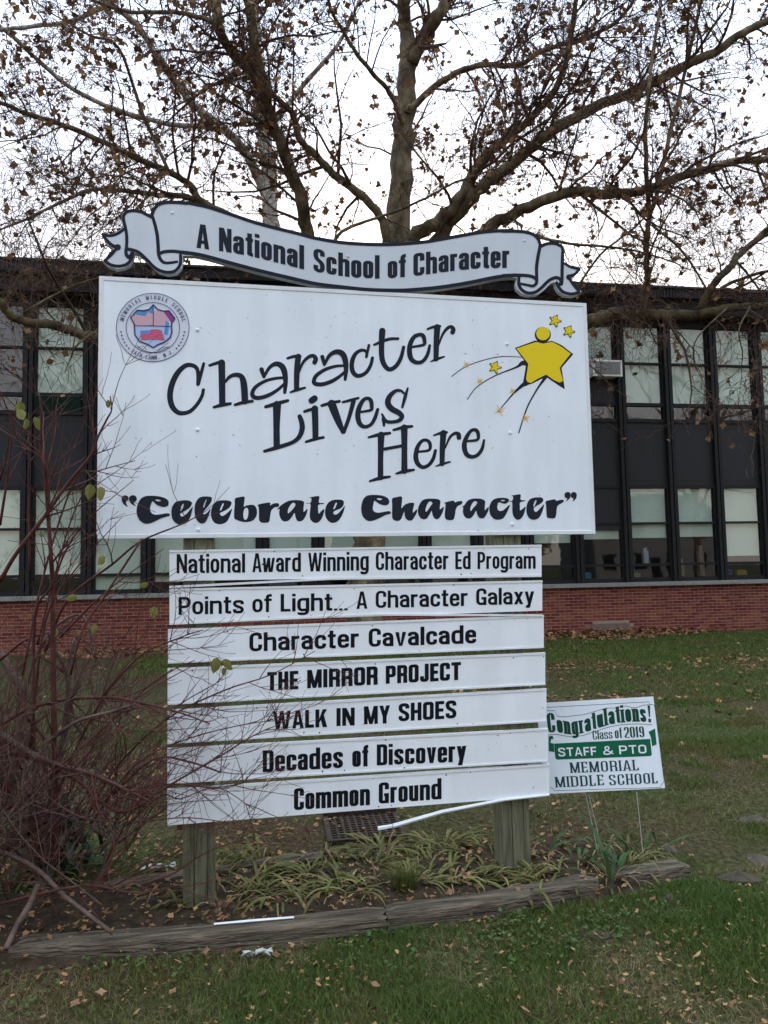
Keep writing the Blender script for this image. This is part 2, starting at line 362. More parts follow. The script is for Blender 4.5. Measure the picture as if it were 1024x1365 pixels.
def pane(z0, z1):
    key = (round(z0, 3), round(z1, 3))
    if key not in pane_cache: pane_cache[key] = boxmesh('pane', M['glass'], -hw+.046, hw-.046, .02, .026, z0+.001, z1-.001)
    return pane_cache[key]
blind_cache = {}
def blind(z0, z1):
    key = (round(z0, 3), round(z1, 3))
    if key not in blind_cache: blind_cache[key] = boxmesh('blind', M['blind'], -hw+.06, hw-.06, .062, .070, z0, z1)
    return blind_cache[key]
pan_m = MB(); pan_m.box(-hw, hw, .0, .05, 3.301, 4.719); pan_m.box(-hw+.01, hw-.01, -.006, .0, 4.60, 4.62); pan_m.box(-hw+.01, hw-.01, -.006, .0, 3.40, 3.415)
pan_mesh = pan_m.mesh('wall_panel', M['panel'])
rr = random.Random(5)
for k in range(K0, K1):
    cx = sb(k)+BW/2
    inst('wall_panel', pan_mesh, (cx, 0, 0))
    # upper window
    wu = inst('window', f_up, (cx, 0, 0))
    if k == 10:       # bay with the air conditioner: a blank panel fills the middle
        inst('pane', pane(6.10, 6.935), (0, 0, 0), wu); inst('blind', blind(6.12, 6.93), (0, 0, 0), wu)
        inst('pane', pane(4.80, 5.09), (0, 0, 0), wu)
        b = MB(); b.box(-hw+.046, hw-.046, -.01, .05, 5.166, 5.68); inst('blank_panel', b.mesh('blank_panel', M['panel']), (0, 0, 0), wu)
        b = MB(); b.box(-hw+.046, -.19, -.01, .05, 5.681, 6.06); inst('blank_panel', b.mesh('blank_panel', M['panel']), (0, 0, 0), wu)
    else:
        for a, c in ((4.80, 5.09), (5.165, 6.06), (6.10, 6.935)): inst('pane', pane(a, c), (0, 0, 0), wu)
        ub = rr.choice((5.17, 5.17, 5.19, 5.24)) if k != -1 else 6.9
        if k != -1: inst('blind', blind(ub, 6.93), (0, 0, 0), wu)
    if k == 0:        # small hopper sash tipped open
        b = MB(); b.box(-hw+.05, hw-.05, 0, .02, 0, .30); o = inst('hopper_sash', b.mesh('hopper_sash', M['curtain']), (0, -.03, 4.80), wu); o.rotation_euler.x = R_(28)
    # lower window
    wl = inst('window', f_lo, (cx, 0, 0))
    if k == 10:
        b = MB(); b.box(-hw+.046, hw-.046, -.01, .05, 2.30, 3.224); inst('blank_panel', b.mesh('blank_panel', M['panel']), (0, 0, 0), wl)
        inst('pane', pane(1.545, 2.29), (0, 0, 0), wl); inst('pane', pane(1.225, 1.49), (0, 0, 0), wl); inst('blind', blind(2.10, 2.295), (0, 0, 0), wl)
    else:
        for a, c in ((1.225, 1.49), (1.545, 2.42), (2.465, 3.225)): inst('pane', pane(a, c), (0, 0, 0), wl)
        lb = {11: 2.115, 12: 2.13, 13: 1.68, 9: 2.03, 0: 1.55, 1: 1.22, -1: 1.55, 2: 1.35, 3: 1.6, 4: 1.4, 5: 1.6, 6: 1.7, 7: 1.7, 8: 1.9}.get(k, rr.choice((2.1, 1.7, 1.55)))
        inst('blind', blind(lb, 3.22), (0, 0, 0), wl)
# things seen through the lower panes
for (k, dx, z, wx, hz, c) in ((10, -.25, 1.23, .22, .14, (.10, .30, .36)), (13, .12, 1.24, .25, .12, (.5, .36, .08)), (13, -.2, 1.24, .2, .14, (.08, .12, .3)),
                            (12, .3, 1.24, .12, .7, (.4, .28, .26)), (12, -.25, 1.24, .2, .4, (.3, .16, .07)), (11, .02, 1.55, .12, .35, (.5, .5, .5)), (11, -.25, 1.24, .3, .1, (.2, .22, .1))):
    b = MB(); b.box(-wx/2, wx/2, 0, .1, 0, hz*.8); b.box(-wx/2+.02, wx/2-.02, .02, .09, hz*.8, hz)
    inst('window_display', b.mesh('window_display', mat('display', c, .7, var=.4, scale=25)), (sb(k)+BW/2+dx, .25+abs(dx)*.3, z))
# bricks
BH, BL, JT = .0545, .200, .0120
brk = MB(); brk.box(0, BL, 0, .06, 0, BH); brick_mesh = brk.mesh('brick', M['brick'])
brk = MB(); brk.box(0, BL/2-JT/2, 0, .06, 0, BH); half_mesh = brk.mesh('brick', M['brick'])
mo = MB(); mo.box(XL, XR, -.040, .28, 0, 1.045); wallb = bpart(mo, 'brick_wall', M['mortar'])
stuff = MB(); nb = 0
for c in range(16):
    z = 1.045-(c+1)*(BH+JT)
    x = XL+(BL+JT)/2*(c % 2); 
    while x < XR-.25:
        dz = rr.uniform(-.0015, .0015); dy = rr.uniform(-.003, .001)
        patch = 6.9 < x < 7.85 and c >= 11
        if 6.02 < x < 11.2 and nb < 300 and not patch:
            inst('brick', brick_mesh, (x, -.0435+dy, z+dz), wallb); nb += 1
        elif patch: pass
        elif -7 < x < 14: stuff.box(x, x+BL, -.0435+dy, .0, z+dz, z+dz+BH)
        else: pass
        x += BL+JT
mp_ = MB(); mp_.box(6.9, 7.95, -.0445, -.039, 0, .25); bpart(mp_, 'render_patch', mat('cement_patch', (.20, .14, .11), .95, var=.4, scale=12, bump=.5), wallb)
o = bpart(stuff, 'brickwork', M['brickstuff'], wallb); o['kind'] = 'stuff'
# air conditioner in the upper bay
ac = empty('window_air_conditioner', BM @ Vector((sb(10)+.72, -.10, 5.70)), 'white boxed air conditioner sticking out of an upper school window', 'air conditioner', rz=BA)
b = MB(); b.box(-.33, .37, -.16, .12, 0, .37); bevel(b.build('casing', M['acw'], ac, local=True), .01)
b = MB(); b.box(-.27, .31, -.172, -.161, .05, .33); gr = b.build('grille', M['acg'], ac, local=True)
b = MB()
for i in range(13): b.box(-.265, .305, -.178, -.1725, .06+i*.0205, .070+i*.0205)
b.build('grille_slats', M['edge'], gr, local=True)['kind'] = 'stuff'
b = MB(); b.box(-.28, -.24, -.14, .1, -.03, -.001); b.box(.26, .30, -.14, .1, -.03, -.001); b.build('bracket', M['frame'], ac, local=True)
# ------------------------------------------------------------------ flat print made of thin geometry
class Print:
    """polygons given in a plane's own 2D coordinates, stacked in thin layers and laid on the plane by 'place'"""
    def __init__(s, place, base=.0006, step=.00006): s.place = place; s.b = base; s.k = 0; s.step = step; s.v = []; s.f = []
    def _z(s): s.k += 1; return s.b+s.step*(s.k % 24)
    def poly(s, P, z=None):
        z = s._z() if z is None else z; n = len(s.v)
        s.v += [tuple(s.place(p[0], p[1], z)) for p in P]
        V3 = [Vector((p[0], p[1], 0)) for p in P]
        for t in tessellate_polygon([V3]): s.f.append(tuple(n+i for i in t))
    def holed(s, outer, holes):
        z = s._z(); n = len(s.v); allp = list(outer)
        for h in holes: allp += list(h)
        s.v += [tuple(s.place(p[0], p[1], z)) for p in allp]
        for t in tessellate_polygon([[Vector((p[0], p[1], 0)) for p in r] for r in [outer]+holes]): s.f.append(tuple(n+i for i in t))
    def quadstrip(s, A, B):
        z = s._z(); n = len(s.v)
        for a, b in zip(A, B): s.v.append(tuple(s.place(a[0], a[1], z))); s.v.append(tuple(s.place(b[0], b[1], z)))
        for i in range(len(A)-1): s.f.append((n+2*i, n+2*i+1, n+2*i+3, n+2*i+2))
    def disc(s, c, rx, ry=None, k=18, a0=0):
        ry = ry or rx
        s.poly([(c[0]+rx*math.cos(2*math.pi*i/k+a0), c[1]+ry*math.sin(2*math.pi*i/k+a0)) for i in range(k)])
    def stroke(s, pts, rad, smooth=True, caps=True, step=6):
        if not hasattr(rad, '__len__'): rad = [rad]*len(pts)
        if len(rad) < len(pts): rad = list(np.interp(np.linspace(0, 1, len(pts)), np.linspace(0, 1, len(rad)), rad))
        P = [(p[0], p[1], r) for p, r in zip(pts, rad)]
        if smooth and len(P) > 2: P = catmull(P, step=step)
        P = [np.array(p, float) for p in P]; A = []; B = []
        for i, p in enumerate(P):
            t = P[min(i+1, len(P)-1)][:2]-P[max(i-1, 0)][:2]; l = np.hypot(*t) or 1; nx, ny = -t[1]/l, t[0]/l
            A.append((p[0]+nx*p[2], p[1]+ny*p[2])); B.append((p[0]-nx*p[2], p[1]-ny*p[2]))
        s.quadstrip(A, B)
        if caps: s.disc(P[0], P[0][2], k=12); s.disc(P[-1], P[-1][2], k=12)
    def ring(s, c, rx, ry, wd, k=64, a0=0, a1=360):
        A = []; B = []
        for i in range(k+1):
            a = R_(a0+(a1-a0)*i/k); A.append((c[0]+rx*math.cos(a), c[1]+ry*math.sin(a))); B.append((c[0]+(rx-wd)*math.cos(a), c[1]+(ry-wd)*math.sin(a)))
        s.quadstrip(A, B)
    def build(s, name, mt, parent):
        me = bpy.data.meshes.new(name); me.from_pydata(s.v, [], s.f); me.materials.append(mt); me.update(); return link(name, me, parent)

# condensed lettering: each glyph is built from stems and rounded bands.  x,y up, cap height 1
XH = .75
def rpath(pts, r, S, B, closed=False):
    """band along a polyline with rounded corners; S = thickness across x, B = thickness across y"""
    n = len(pts); C = []
    for i, p in enumerate(pts):
        if not closed and i in (0, n-1): C.append(p); continue
        a = pts[(i-1) % n]; b = pts[(i+1) % n]
        def toward(q):
            d = math.hypot((q[0]-p[0]), (q[1]-p[1])); k = min(r, d*.5)/d if d else 0
            return (p[0]+(q[0]-p[0])*k, p[1]+(q[1]-p[1])*k)
        u, v = toward(a), toward(b)
        for t in (0, .2, .4, .6, .8, 1):
            C.append(((1-t)**2*u[0]+2*t*(1-t)*p[0]+t*t*v[0], (1-t)**2*u[1]+2*t*(1-t)*p[1]+t*t*v[1]))
    D = [C[0]]
    for c in C[1:]:
        if math.hypot(c[0]-D[-1][0], c[1]-D[-1][1]) > 1e-5: D.append(c)
    if closed:
        if math.hypot(D[0][0]-D[-1][0], D[0][1]-D[-1][1]) < 1e-5: D.pop()
    m = len(D); A = []; Bq = []
    for i in range(m):
        if closed: p, q = D[(i-1) % m], D[(i+1) % m]
        else: p, q = D[max(i-1, 0)], D[min(i+1, m-1)]
        l = math.hypot(q[0]-p[0], q[1]-p[1]) or 1; nx, ny = -(q[1]-p[1])/l, (q[0]-p[0])/l
        A.append((D[i][0]+nx*S/2, D[i][1]+ny*B/2)); Bq.append((D[i][0]-nx*S/2, D[i][1]-ny*B/2))
    if closed: A.append(A[0]); Bq.append(Bq[0])
    return ('strip', A, Bq)
def glyph(ch, S, B, serif=0.0, rr=.17):
    """-> (width, [shapes])"""
    o = []; b = B/2
    def V(x0, x1, y0, y1):
        o.append(('poly', [(x0, y0), (x1, y0), (x1, y1), (x0, y1)]))
    def ST(x0, x1, y0, y1, sb=True, st=True):   # stem with serifs
        V(x0, x1, y0, y1)
        if serif:
            e = serif*S
            if sb: V(x0-e, x1+e, y0, y0+B*.8)
            if st: V(x0-e, x1+e, y1-B*.8, y1)
    def PTH(pts, closed=False, r=None): o.append(rpath(pts, rr if r is None else r, S, B, closed))
    def PL(*p): o.append(('poly', list(p)))
    W = .44; l = S/2; X = XH
    if ch in 'aceosu': W = .40
    if ch == ' ': return .2, o
    rt = W-S/2
    if ch == 'o': PTH([(l, b), (rt, b), (rt, X-b), (l, X-b)], True)
    elif ch in 'nh': ST(0, S, 0, X if ch == 'n' else 1); PTH([(S*.7, X-b-.02), (rt*.7, X-b), (rt, X-b), (rt, 0)]); serif and V(W-S*(1+serif), W+S*serif, 0, B*.8)
    elif ch == 'm':
        W = .68; ST(0, S, 0, X); c = W/2
        PTH([(S*.7, X-b-.02), (c*.8, X-b), (c, X-b), (c, 0)]); PTH([(c+S*.3, X-b-.02), (W-l-.05, X-b), (W-l, X-b), (W-l, 0)])
    elif ch == 'u': PTH([(l, X), (l, b), (rt*.8, b), (rt+S*.2, b+.04)]); ST(W-S, W, 0, X, True, False)
    elif ch == 'a': PTH([(l, X*.68), (l, X-b), (rt, X-b), (rt, 0)]); PTH([(rt, X*.58), (l, X*.53), (l, b), (rt-.02, b), (rt, X*.25)])
    elif ch == 'c': PTH([(rt, X*.62), (rt, X-b), (l, X-b), (l, b), (rt, b), (rt, X*.38)])
    elif ch == 'e': PTH([(rt, X*.32), (rt, b), (l, b), (l, X-b), (rt, X-b), (rt, X*.46)]); V(l, W-S*.1, X*.44, X*.44+B*.85)
    elif ch in 'dg':
        if ch == 'd': ST(W-S, W, 0, 1)
        PTH([(rt, X-b-.02), (rt*.8, X-b), (l, X-b), (l, b), (rt*.8, b), (rt, b+.03)])
        if ch == 'g': PTH([(rt, X), (rt, -.22+b), (l, -.22+b), (l, -.06)])
    elif ch in 'bp':
        ST(0, S, 0 if ch == 'b' else -.22, 1 if ch == 'b' else X); PTH([(l, X-b), (rt, X-b), (rt, b), (l, b)])
    elif ch == 'r': W = .29; ST(0, S, 0, X); PTH([(S*.8, X-b-.05), (W*.62, X-b), (W-.01, X-b-.005)], r=.08)
    elif ch == 's': PTH([(rt, X*.68), (rt, X-b), (l, X-b), (l, X*.60), (rt, X*.40), (rt, b), (l, b), (l, X*.32)], r=.12)
    elif ch == 't': W = .28; V(.06, .06+S, .06, .95); V(0, W, X-B*.9, X); PTH([(.06+S/2, .16), (.06+S/2, b), (W, b)], r=.07)
    elif ch == 'f': W = .29; PTH([(.06+S/2, 0), (.06+S/2, 1-b), (W, 1-b)], r=.12); V(0, W, X-B*.9, X); serif and V(.06-S*serif, .06+S+S*serif, 0, B*.8)
    elif ch == 'i': W = S; ST(0, S, 0, X); V(0, S, .85, 1)
    elif ch == 'l': W = S; ST(0, S, 0, 1)
    elif ch == '.': W = S; V(0, S, 0, S*.9)
    elif ch == ',': W = S; V(0, S, 0, S*.9); PL((S*.5, 0), (S, 0), (S*.3, -.14))
    elif ch == '!': W = S; PL((0, 1), (S, 1), (S*.72, .3), (S*.28, .3)); V(0, S, 0, S*.85)
    elif ch == 'v': W = .40; PL((0, X), (S, X), (W/2+S*.1, .0), (W/2-S*.45, 0)); PL((W-S, X), (W, X), (W/2+S*.45, 0), (W/2-S*.1, 0))
    elif ch == 'y': W = .40; PL((0, X), (S, X), (W/2+S*.35, 0), (W/2-S*.4, 0)); PL((W-S, X), (W, X), (W/2+.02, -.22), (W/2-S*.9, -.22)); V(W*.12, W/2, -.22, -.22+B)
    elif ch == 'w': W = .60; q = W/4; [PL((x0, X), (x0+S*.9, X), (x0+q+S*.1, 0), (x0+q-S*.7, 0)) if d else None for x0, d in ((0, 1), (q*2-S*.45, 1))]; PL((q*2-S*.45, X), (q*2+S*.45, X), (q+S*.35, 0), (q-S*.5, 0)); PL((W-S*.9, X), (W, X), (3*q+S*.25, 0), (3*q-S*.6, 0))
    elif ch == 'x': W = .40; PL((0, X), (S*1.05, X), (W, 0), (W-S*1.05, 0)); PL((W-S*1.05, X), (W, X), (S*1.05, 0), (0, 0))
    elif ch == 'N':
        W = .47; ST(0, S*.92, 0, 1, st=not serif); ST(W-S*.92, W, 0, 1, sb=False); PL((0, 1), (S*1.05, 1), (W, 0), (W-S*1.05, 0))
    elif ch == 'M': W = .58; ST(0, S*.92, 0, 1); ST(W-S*.92, W, 0, 1); PL((0, 1), (S*1.1, 1), (W/2+S*.42, 0), (W/2-S*.42, 0)); PL((W-S*1.1, 1), (W, 1), (W/2+S*.42, 0), (W/2-S*.42, 0))
    elif ch == 'W':
        W = .72; q = W/4
        for x0 in (0, 2*q-S*.45): PL((x0, 1), (x0+S*.9, 1), (x0+q+S*.35, 0), (x0+q-S*.4, 0))
        PL((2*q-S*.45, 1), (2*q+S*.45, 1), (q+S*.5, 0), (q-S*.3, 0)); PL((W-S*.9, 1), (W, 1), (3*q+S*.4, 0), (3*q-S*.4, 0))
    elif ch == 'A': W = .47; PL((W/2-S*.55, 1), (W/2+S*.2, 1), (S*.92, 0), (0, 0)); PL((W/2-S*.2, 1), (W/2+S*.55, 1), (W, 0), (W-S*.92, 0)); V(S*.7, W-S*.7, .2, .2+B*.9); serif and (V(-S*.3, S*1.1, 0, B*.7), V(W-S*1.2, W+S*.3, 0, B*.7))
    elif ch == 'C': PTH([(rt, .64), (rt, 1-b), (l, 1-b), (l, b), (rt, b), (rt, .36)])
    elif ch == 'G': PTH([(rt, .66), (rt, 1-b), (l, 1-b), (l, b), (rt-.02, b), (rt, .18)]); V(W-S, W, 0, .48); V(W*.52, W, .48-B, .48)
    elif ch == 'O': PTH([(l, b), (rt, b), (rt, 1-b), (l, 1-b)], True)
    elif ch == 'D': ST(0, S, 0, 1); PTH([(l, 1-b), (rt, 1-b), (rt, b), (l, b)])
    elif ch == 'P': ST(0, S, 0, 1); PTH([(l, 1-b), (rt, 1-b), (rt, .44), (l, .44)])
    elif ch == 'R': ST(0, S, 0, 1); PTH([(l, 1-b), (rt, 1-b), (rt, .47), (l, .47)]); PTH([(rt-.1, .47), (rt, .44), (rt, 0)], r=.1); serif and V(W-S*1.2, W+S*.4, 0, B*.7)
    elif ch == 'E': W = .37; ST(0, S, 0, 1); V(0, W, 0, B); V(0, W, 1-B, 1); V(0, W*.92, .5-b, .5+b); serif and (V(W-B*1.1, W, 0, .24), V(W-B*1.1, W, .76, 1))
    elif ch == 'F': W = .36; ST(0, S, 0, 1); V(0, W, 1-B, 1); V(0, W*.92, .48-b, .48+b)
    elif ch == 'L': W = .36; ST(0, S, 0, 1); V(0, W, 0, B); serif and V(W-B*1.1, W, 0, .24)
    elif ch == 'T': W = .42; V(W/2-S/2, W/2+S/2, 0, 1); V(0, W, 1-B, 1); serif and (V(W/2-S, W/2+S, 0, B*.8), V(0, B, .78, 1), V(W-B, W, .78, 1))
    elif ch == 'H': ST(0, S, 0, 1); ST(W-S, W, 0, 1); V(S*.9, W-S*.9, .5-b, .5+b)
    elif ch == 'I': W = S; ST(0, S, 0, 1)
    elif ch == 'J': W = .38; PTH([(W-l, 1), (W-l, b), (l, b), (l, .32)])
    elif ch == 'K': W = .48; ST(0, S, 0, 1); PL((S*.9, .42), (W-S*1.15, 1), (W, 1), (S*.9, .22)); PL((S*1.3, .52), (S*2.2, .68), (W, 0), (W-S*1.15, 0))
    elif ch == 'Y': W = .45; PL((0, 1), (S, 1), (W/2+S*.4, .38), (W/2-S*.5, .38)); PL((W-S, 1), (W, 1), (W/2+S*.5, .38), (W/2-S*.4, .38)); V(W/2-S/2, W/2+S/2, 0, .42)
    elif ch == 'S': PTH([(rt, .70), (rt, 1-b), (l, 1-b), (l, .60), (rt, .40), (rt, b), (l, b), (l, .30)], r=.13)
    elif ch == '2': PTH([(l, .70), (l, 1-b), (rt, 1-b), (rt, .56), (l, .16), (l, b), (W, b)], r=.12)
    elif ch == '0': PTH([(l, b), (rt, b), (rt, 1-b), (l, 1-b)], True)
    elif ch == '1': W = .24; ST(W/2-S/2, W/2+S/2, 0, 1, st=False); PL((0, .78), (W/2, 1), (W/2, .86), (0, .72))
    elif ch == '9': PTH([(rt, .50), (rt, .42), (l, .42), (l, 1-b), (rt, 1-b), (rt, b), (l, b), (l, .24)])
    elif ch == '&':
        W = .62; o.append(rpath([(W, .0+b), (.16, .62), (.16, 1-b), (.38, 1-b), (.38, .62), (.07, .40), (.07, b), (.40, b), (.58, .45)], .13, S*.9, B*.9))
    return W, o
def lettering(pr, text, x0, x1, base, cap, S=.16, B=.13, serif=0, gap=.07, slant=0, sgn=-1, scale_s=True, rr=.17, sizes=None):
    """place a word so that it spans x0..x1 on base(x); in photo-like coordinates with y down"""
    tot = 0
    for ch in text: tot += glyph(ch, S, B, serif, rr)[0]+gap
    tot -= gap; k = (x1-x0)/tot/cap                      # horizontal stretch
    S2 = S/k if scale_s else S; tot = 0
    for ch in text: tot += glyph(ch, S2, B, serif, rr)[0]+gap
    tot -= gap; k = (x1-x0)/tot/cap
    x = x0
    for i, ch in enumerate(text):
        wd, sh = glyph(ch, S2, B, serif, rr); c = cap
        def T(p):
            X = x+p[0]*cap*k; return (X+slant*p[1]*cap, base(X)+sgn*p[1]*(cap(X) if callable(cap) else cap))
        for s_ in sh:
            if s_[0] == 'poly': pr.poly([T(p) for p in s_[1]])
            else: pr.quadstrip([T(p) for p in s_[1]], [T(p) for p in s_[2]])
        x += (wd+gap)*cap*k
def lin(x0, y0, x1, y1): return lambda x: y0+(y1-y0)*(x-x0)/(x1-x0)

# ------------------------------------------------------------------ the big school sign
sign = empty('school_sign', (0, .09, 0), 'large white school sign on two wooden posts with scroll banner and seven lettered slats', 'sign')
YF = 0.0                                           # front face of the boards
def onsign(px, py, h=0): p = atY(px, py, YF); return (p.x, p.y-h, p.z)
def bx(px, py): p = atY(px, py, YF); return p.x, p.z
def post(px_, name='post'):
    b = MB(); segs = 14; random.seed(int(px_*100)+50)
    hw2 = .070; rows = []
    zs = [i*2.86/segs-.02 for i in range(segs+1)]
    prof = [(-1,-1),(-.35,-1.0),(-.30,-.90),(-.24,-1.0),(.5,-1),(.55,-.93),(.6,-1),(1,-1),(1,1),(-1,1)]
    n = len(prof)
    for z in zs:
        w_2 = hw2*(1+random.uniform(-.015, .015))
        for (u, v) in prof: b.v.append((px_+u*w_2, .085+v*w_2*.98, z))
    for j in range(segs):
        for i in range(n): b.f.append((j*n+i, j*n+(i+1) % n, (j+1)*n+(i+1) % n, (j+1)*n+i)); b.mi.append(0)
    b.f.append(tuple(segs*n+i for i in range(n))); b.mi.append(0)
    return b.build(name, M['post'], sign)
post(-.7735); post(.748)
# main board
tl, tr_, brr, bl = bx(133, 369), bx(781, 405), bx(793, 711), bx(130, 718)
x0, x1 = (tl[0]+bl[0])/2, (tr_[0]+brr[0])/2; z1, z0 = (tl[1]+tr_[1])/2, (bl[1]+brr[1])/2
b = MB(); b.box(x0, x1, YF, .016, z0, z1); board = b.build('main_board', M['board'], sign); bevel(board, .002, 1)
b = MB(); e = .017
b.box(x0-.003, x0+e, -.003, .018, z0-.003, z1+.003); b.box(x1-e, x1+.003, -.003, .018, z0-.003, z1+.003)
b.box(x0+e, x1-e, -.003, .018, z0-.003, z0+e); b.box(x0+e, x1-e, -.003, .018, z1-e, z1+.003)
tr = b.build('board_trim', M['trim'], board); bevel(tr, .0015, 1)
def dot(name, px, py, r, mt, parent, h=.004):
    p = atY(px, py, YF); b = MB(); k = 8
    for (rr_, hh) in ((r, 0), (r*.8, h*.7), (r*.35, h)):
        for j in range(k): b.v.append((p.x+rr_*math.cos(j*math.pi*2/k), -hh, p.z+rr_*math.sin(j*math.pi*2/k)))
    for a in range(2):
        for j in range(k): b.f.append((a*k+j, a*k+(j+1) % k, (a+1)*k+(j+1) % k, (a+1)*k+j)); b.mi.append(0)
    b.f.append(tuple(2*k+j for j in range(k))); b.mi.append(0)
    return b.build(name, mt, parent)
for px, py, r in ((263.5, 440, .008), (263.5, 573, .008), (264.5, 706, .008), (676, 458.5, .008), (680, 577, .008), (683, 699, .008)):
    dot('screw_head', px, py, r*1.1, M['board'], board, .008)
for px, py, r in ((782, 482, .010), (131.5, 430, .007), (133, 673, .009), (783, 438, .005), (786, 529, .005), (789, 607, .005), (790.5, 641, .005), (176, 371, .006), (217, 373.5, .007), (185, 371.5, .004),
                  (224, 374, .004), (250, 375, .003), (530, 391, .004), (619, 396, .004), (680, 400, .005), (736, 403, .004), (262, 608.5, .003), (355, 472, .002), (630, 460, .002), (424, 599, .002), (423, 605.5, .003), (738, 588, .002)):
    dot('rust_nail' , px, py, r*.8, M['rust'], board, .003)
def C2(o, s): return lambda p: (o[0]+p[0]/s, o[1]+p[1]/s)
# "Character Lives Here"
pr = Print(onsign, .0006)
def ST(o, s, pts, rad): c = C2(o, s); pr.stroke([c(p) for p in pts], [r/s for r in (rad if hasattr(rad, '__len__') else [rad]*len(pts))])
k1 = (210, 420), 6.4; k2 = (330, 400), 6.4; k3 = (470, 410), 6.4; k4 = (330, 490), 6.4; k5 = (460, 500), 10.24; k6 = (480, 550), 5.689
for k, pts, rad in (
  (k1, [(345,592),(347,520),(338,460),(300,430),(240,432),(175,490),(128,580),(107,680),(122,770),(165,825),(215,838),(280,820),(340,760),(380,690),(392,638)], [15,16,17,18,20,23,25,25,24,21,19,17,16,15,14]),
  (k1, [(347,590),(372,500),(395,415)], [16,15,13]),
  (k1, [(445,430),(500,412),(550,398)], [12,14,16]), (k1, [(548,408),(551,560),(553,755)], [30,28,27]), (k1, [(482,786),(550,768),(622,756)], [12,16,13]),
  (k1, [(575,575),(615,528),(665,510),(712,522),(732,565),(742,640),(746,735)], [10,15,18,22,27,29,28]), (k1, [(662,766),(735,745),(810,735)], [12,15,12]),
  (k2, [(120,592),(140,655)], [19,14]), (k2, [(142,655),(185,580),(240,545),(290,562),(316,615),(325,700),(318,788)], [12,15,20,25,25,20,14]),
  (k2, [(325,662),(240,668),(150,692),(72,740),(42,790),(52,825),(100,835),(180,812),(260,764),(325,705)], [12,13,14,16,18,19,18,17,14,12]),
  (k2, [(342,497),(395,482),(448,480)], [11,14,14]), (k2, [(433,482),(422,600),(418,755)], [25,25,22]), (k2, [(366,787),(420,768),(490,748)], [8,13,10]),
  (k2, [(432,640),(470,540),(520,487),(562,477),(582,502),(572,533)], [7,12,15,17,20,20]),
  (k2, [(638,485),(655,552)], [18,12]), (k2, [(655,552),(700,472),(760,442),(810,460),(835,520),(840,600),(833,678)], [12,16,21,25,24,19,13]),
  (k2, [(835,560),(760,564),(670,590),(592,640),(566,690),(580,714),(640,719),(720,692),(790,648),(845,600)], [12,13,15,17,18,19,18,17,14,12]),
  (k3, [(118,422),(120,380),(82,364),(36,385),(6,430),(-7,490),(2,545),(30,578),(70,580),(120,550),(155,490),(170,430)], [12,13,14,16,19,20,20,19,17,16,15,14]), (k3, [(118,422),(140,322)], [12,12]),
  (k3, [(254,200),(248,300),(250,420),(272,490),(315,528),(370,500),(412,430),(436,338)], [28,24,23,21,19,18,17,14]), (k3, [(185,318),(250,290),(320,268),(388,266)], [10,13,13,12]),
  (k3, [(512,336),(605,318),(614,285),(600,240),(568,232),(522,255),(490,320),(488,400),(510,450),(555,470),(602,456),(640,400),(658,325)], [10,13,17,18,16,18,21,22,20,17,16,15,12]),
  (k3, [(640,184),(690,166),(745,160)], [9,12,12]), (k3, [(722,168),(715,300),(712,440)], [27,24,22]), (k3, [(668,461),(720,440),(782,420)], [6,12,8]),
  (k3, [(735,320),(768,232),(808,178),(842,165),(860,188),(853,212)], [7,11,14,16,19,20]),
  (k4, [(155,335),(250,308),(344,282)], [14,18,13]), (k4, [(252,318),(248,500),(250,672)], [35,28,28]), (k4, [(145,714),(260,680),(380,640),(440,592),(466,525),(462,465),(445,417)], [13,18,17,20,23,22,19]),
  (k4, [(548,282),(572,264)], [28,28]), (k4, [(486,375),(540,358),(592,348)], [12,14,12]), (k4, [(574,350),(578,470),(580,600)], [28,27,25]), (k4, [(500,634),(580,610),(648,596)], [12,14,12]),
  (k4, [(634,325),(710,302),(784,288)], [13,14,13]), (k4, [(815,295),(880,278),(946,260)], [11,13,11]), (k4, [(718,310),(768,440),(815,550)], [36,30,18]), (k4, [(905,285),(868,420),(822,550)], [20,17,16]),
  (k5, [(208,505),(350,478),(364,430),(352,350),(310,318),(252,340),(198,430),(174,540),(190,640),(230,692),(290,705),(360,668),(410,580),(446,470)], [16,20,27,29,24,26,33,36,34,30,25,24,26,22]),
  (k5, [(856,178),(820,300),(782,438)], [13,24,16]), (k5, [(800,245),(762,215),(702,213),(632,262),(590,330),(590,400),(640,462),(730,512),(775,560),(752,610),(690,636),(600,640),(548,618),(505,535)], [16,18,23,31,38,41,40,37,33,28,24,24,24,14]), (k5, [(525,600),(532,688)], [26,18]),
  (k6, [(66,188),(145,168),(226,156)], [9,14,11]), (k6, [(160,170),(156,330),(155,492)], [26,21,22]), (k6, [(74,520),(150,498),(226,486)], [8,14,9]),
  (k6, [(254,132),(330,112),(395,104)], [9,14,10]), (k6, [(335,115),(336,280),(336,442)], [26,22,24]), (k6, [(276,462),(340,445),(408,434)], [8,14,9]), (k6, [(165,280),(330,250)], [12,12]),
  (k6, [(438,298),(522,285),(531,240),(510,212),(472,214),(437,260),(423,330),(436,385),(475,414),(520,398),(555,350),(572,288)], [9,11,14,13,13,16,19,18,15,14,14,12]),
  (k6, [(560,173),(610,156),(656,150)], [7,11,11]), (k6, [(632,155),(625,260),(622,388)], [24,21,19]), (k6, [(576,407),(630,388),(682,374)], [5,10,7]), (k6, [(645,270),(680,190),(718,158),(746,164),(750,190)], [6,10,12,16,18]),
  (k6, [(812,217),(888,206),(896,165),(880,134),(842,138),(806,190),(790,250),(805,312),(845,335),(890,322),(925,275),(940,210)], [9,11,14,14,13,16,19,18,15,14,13,9])):
    ST(k[0], k[1], pts, rad)
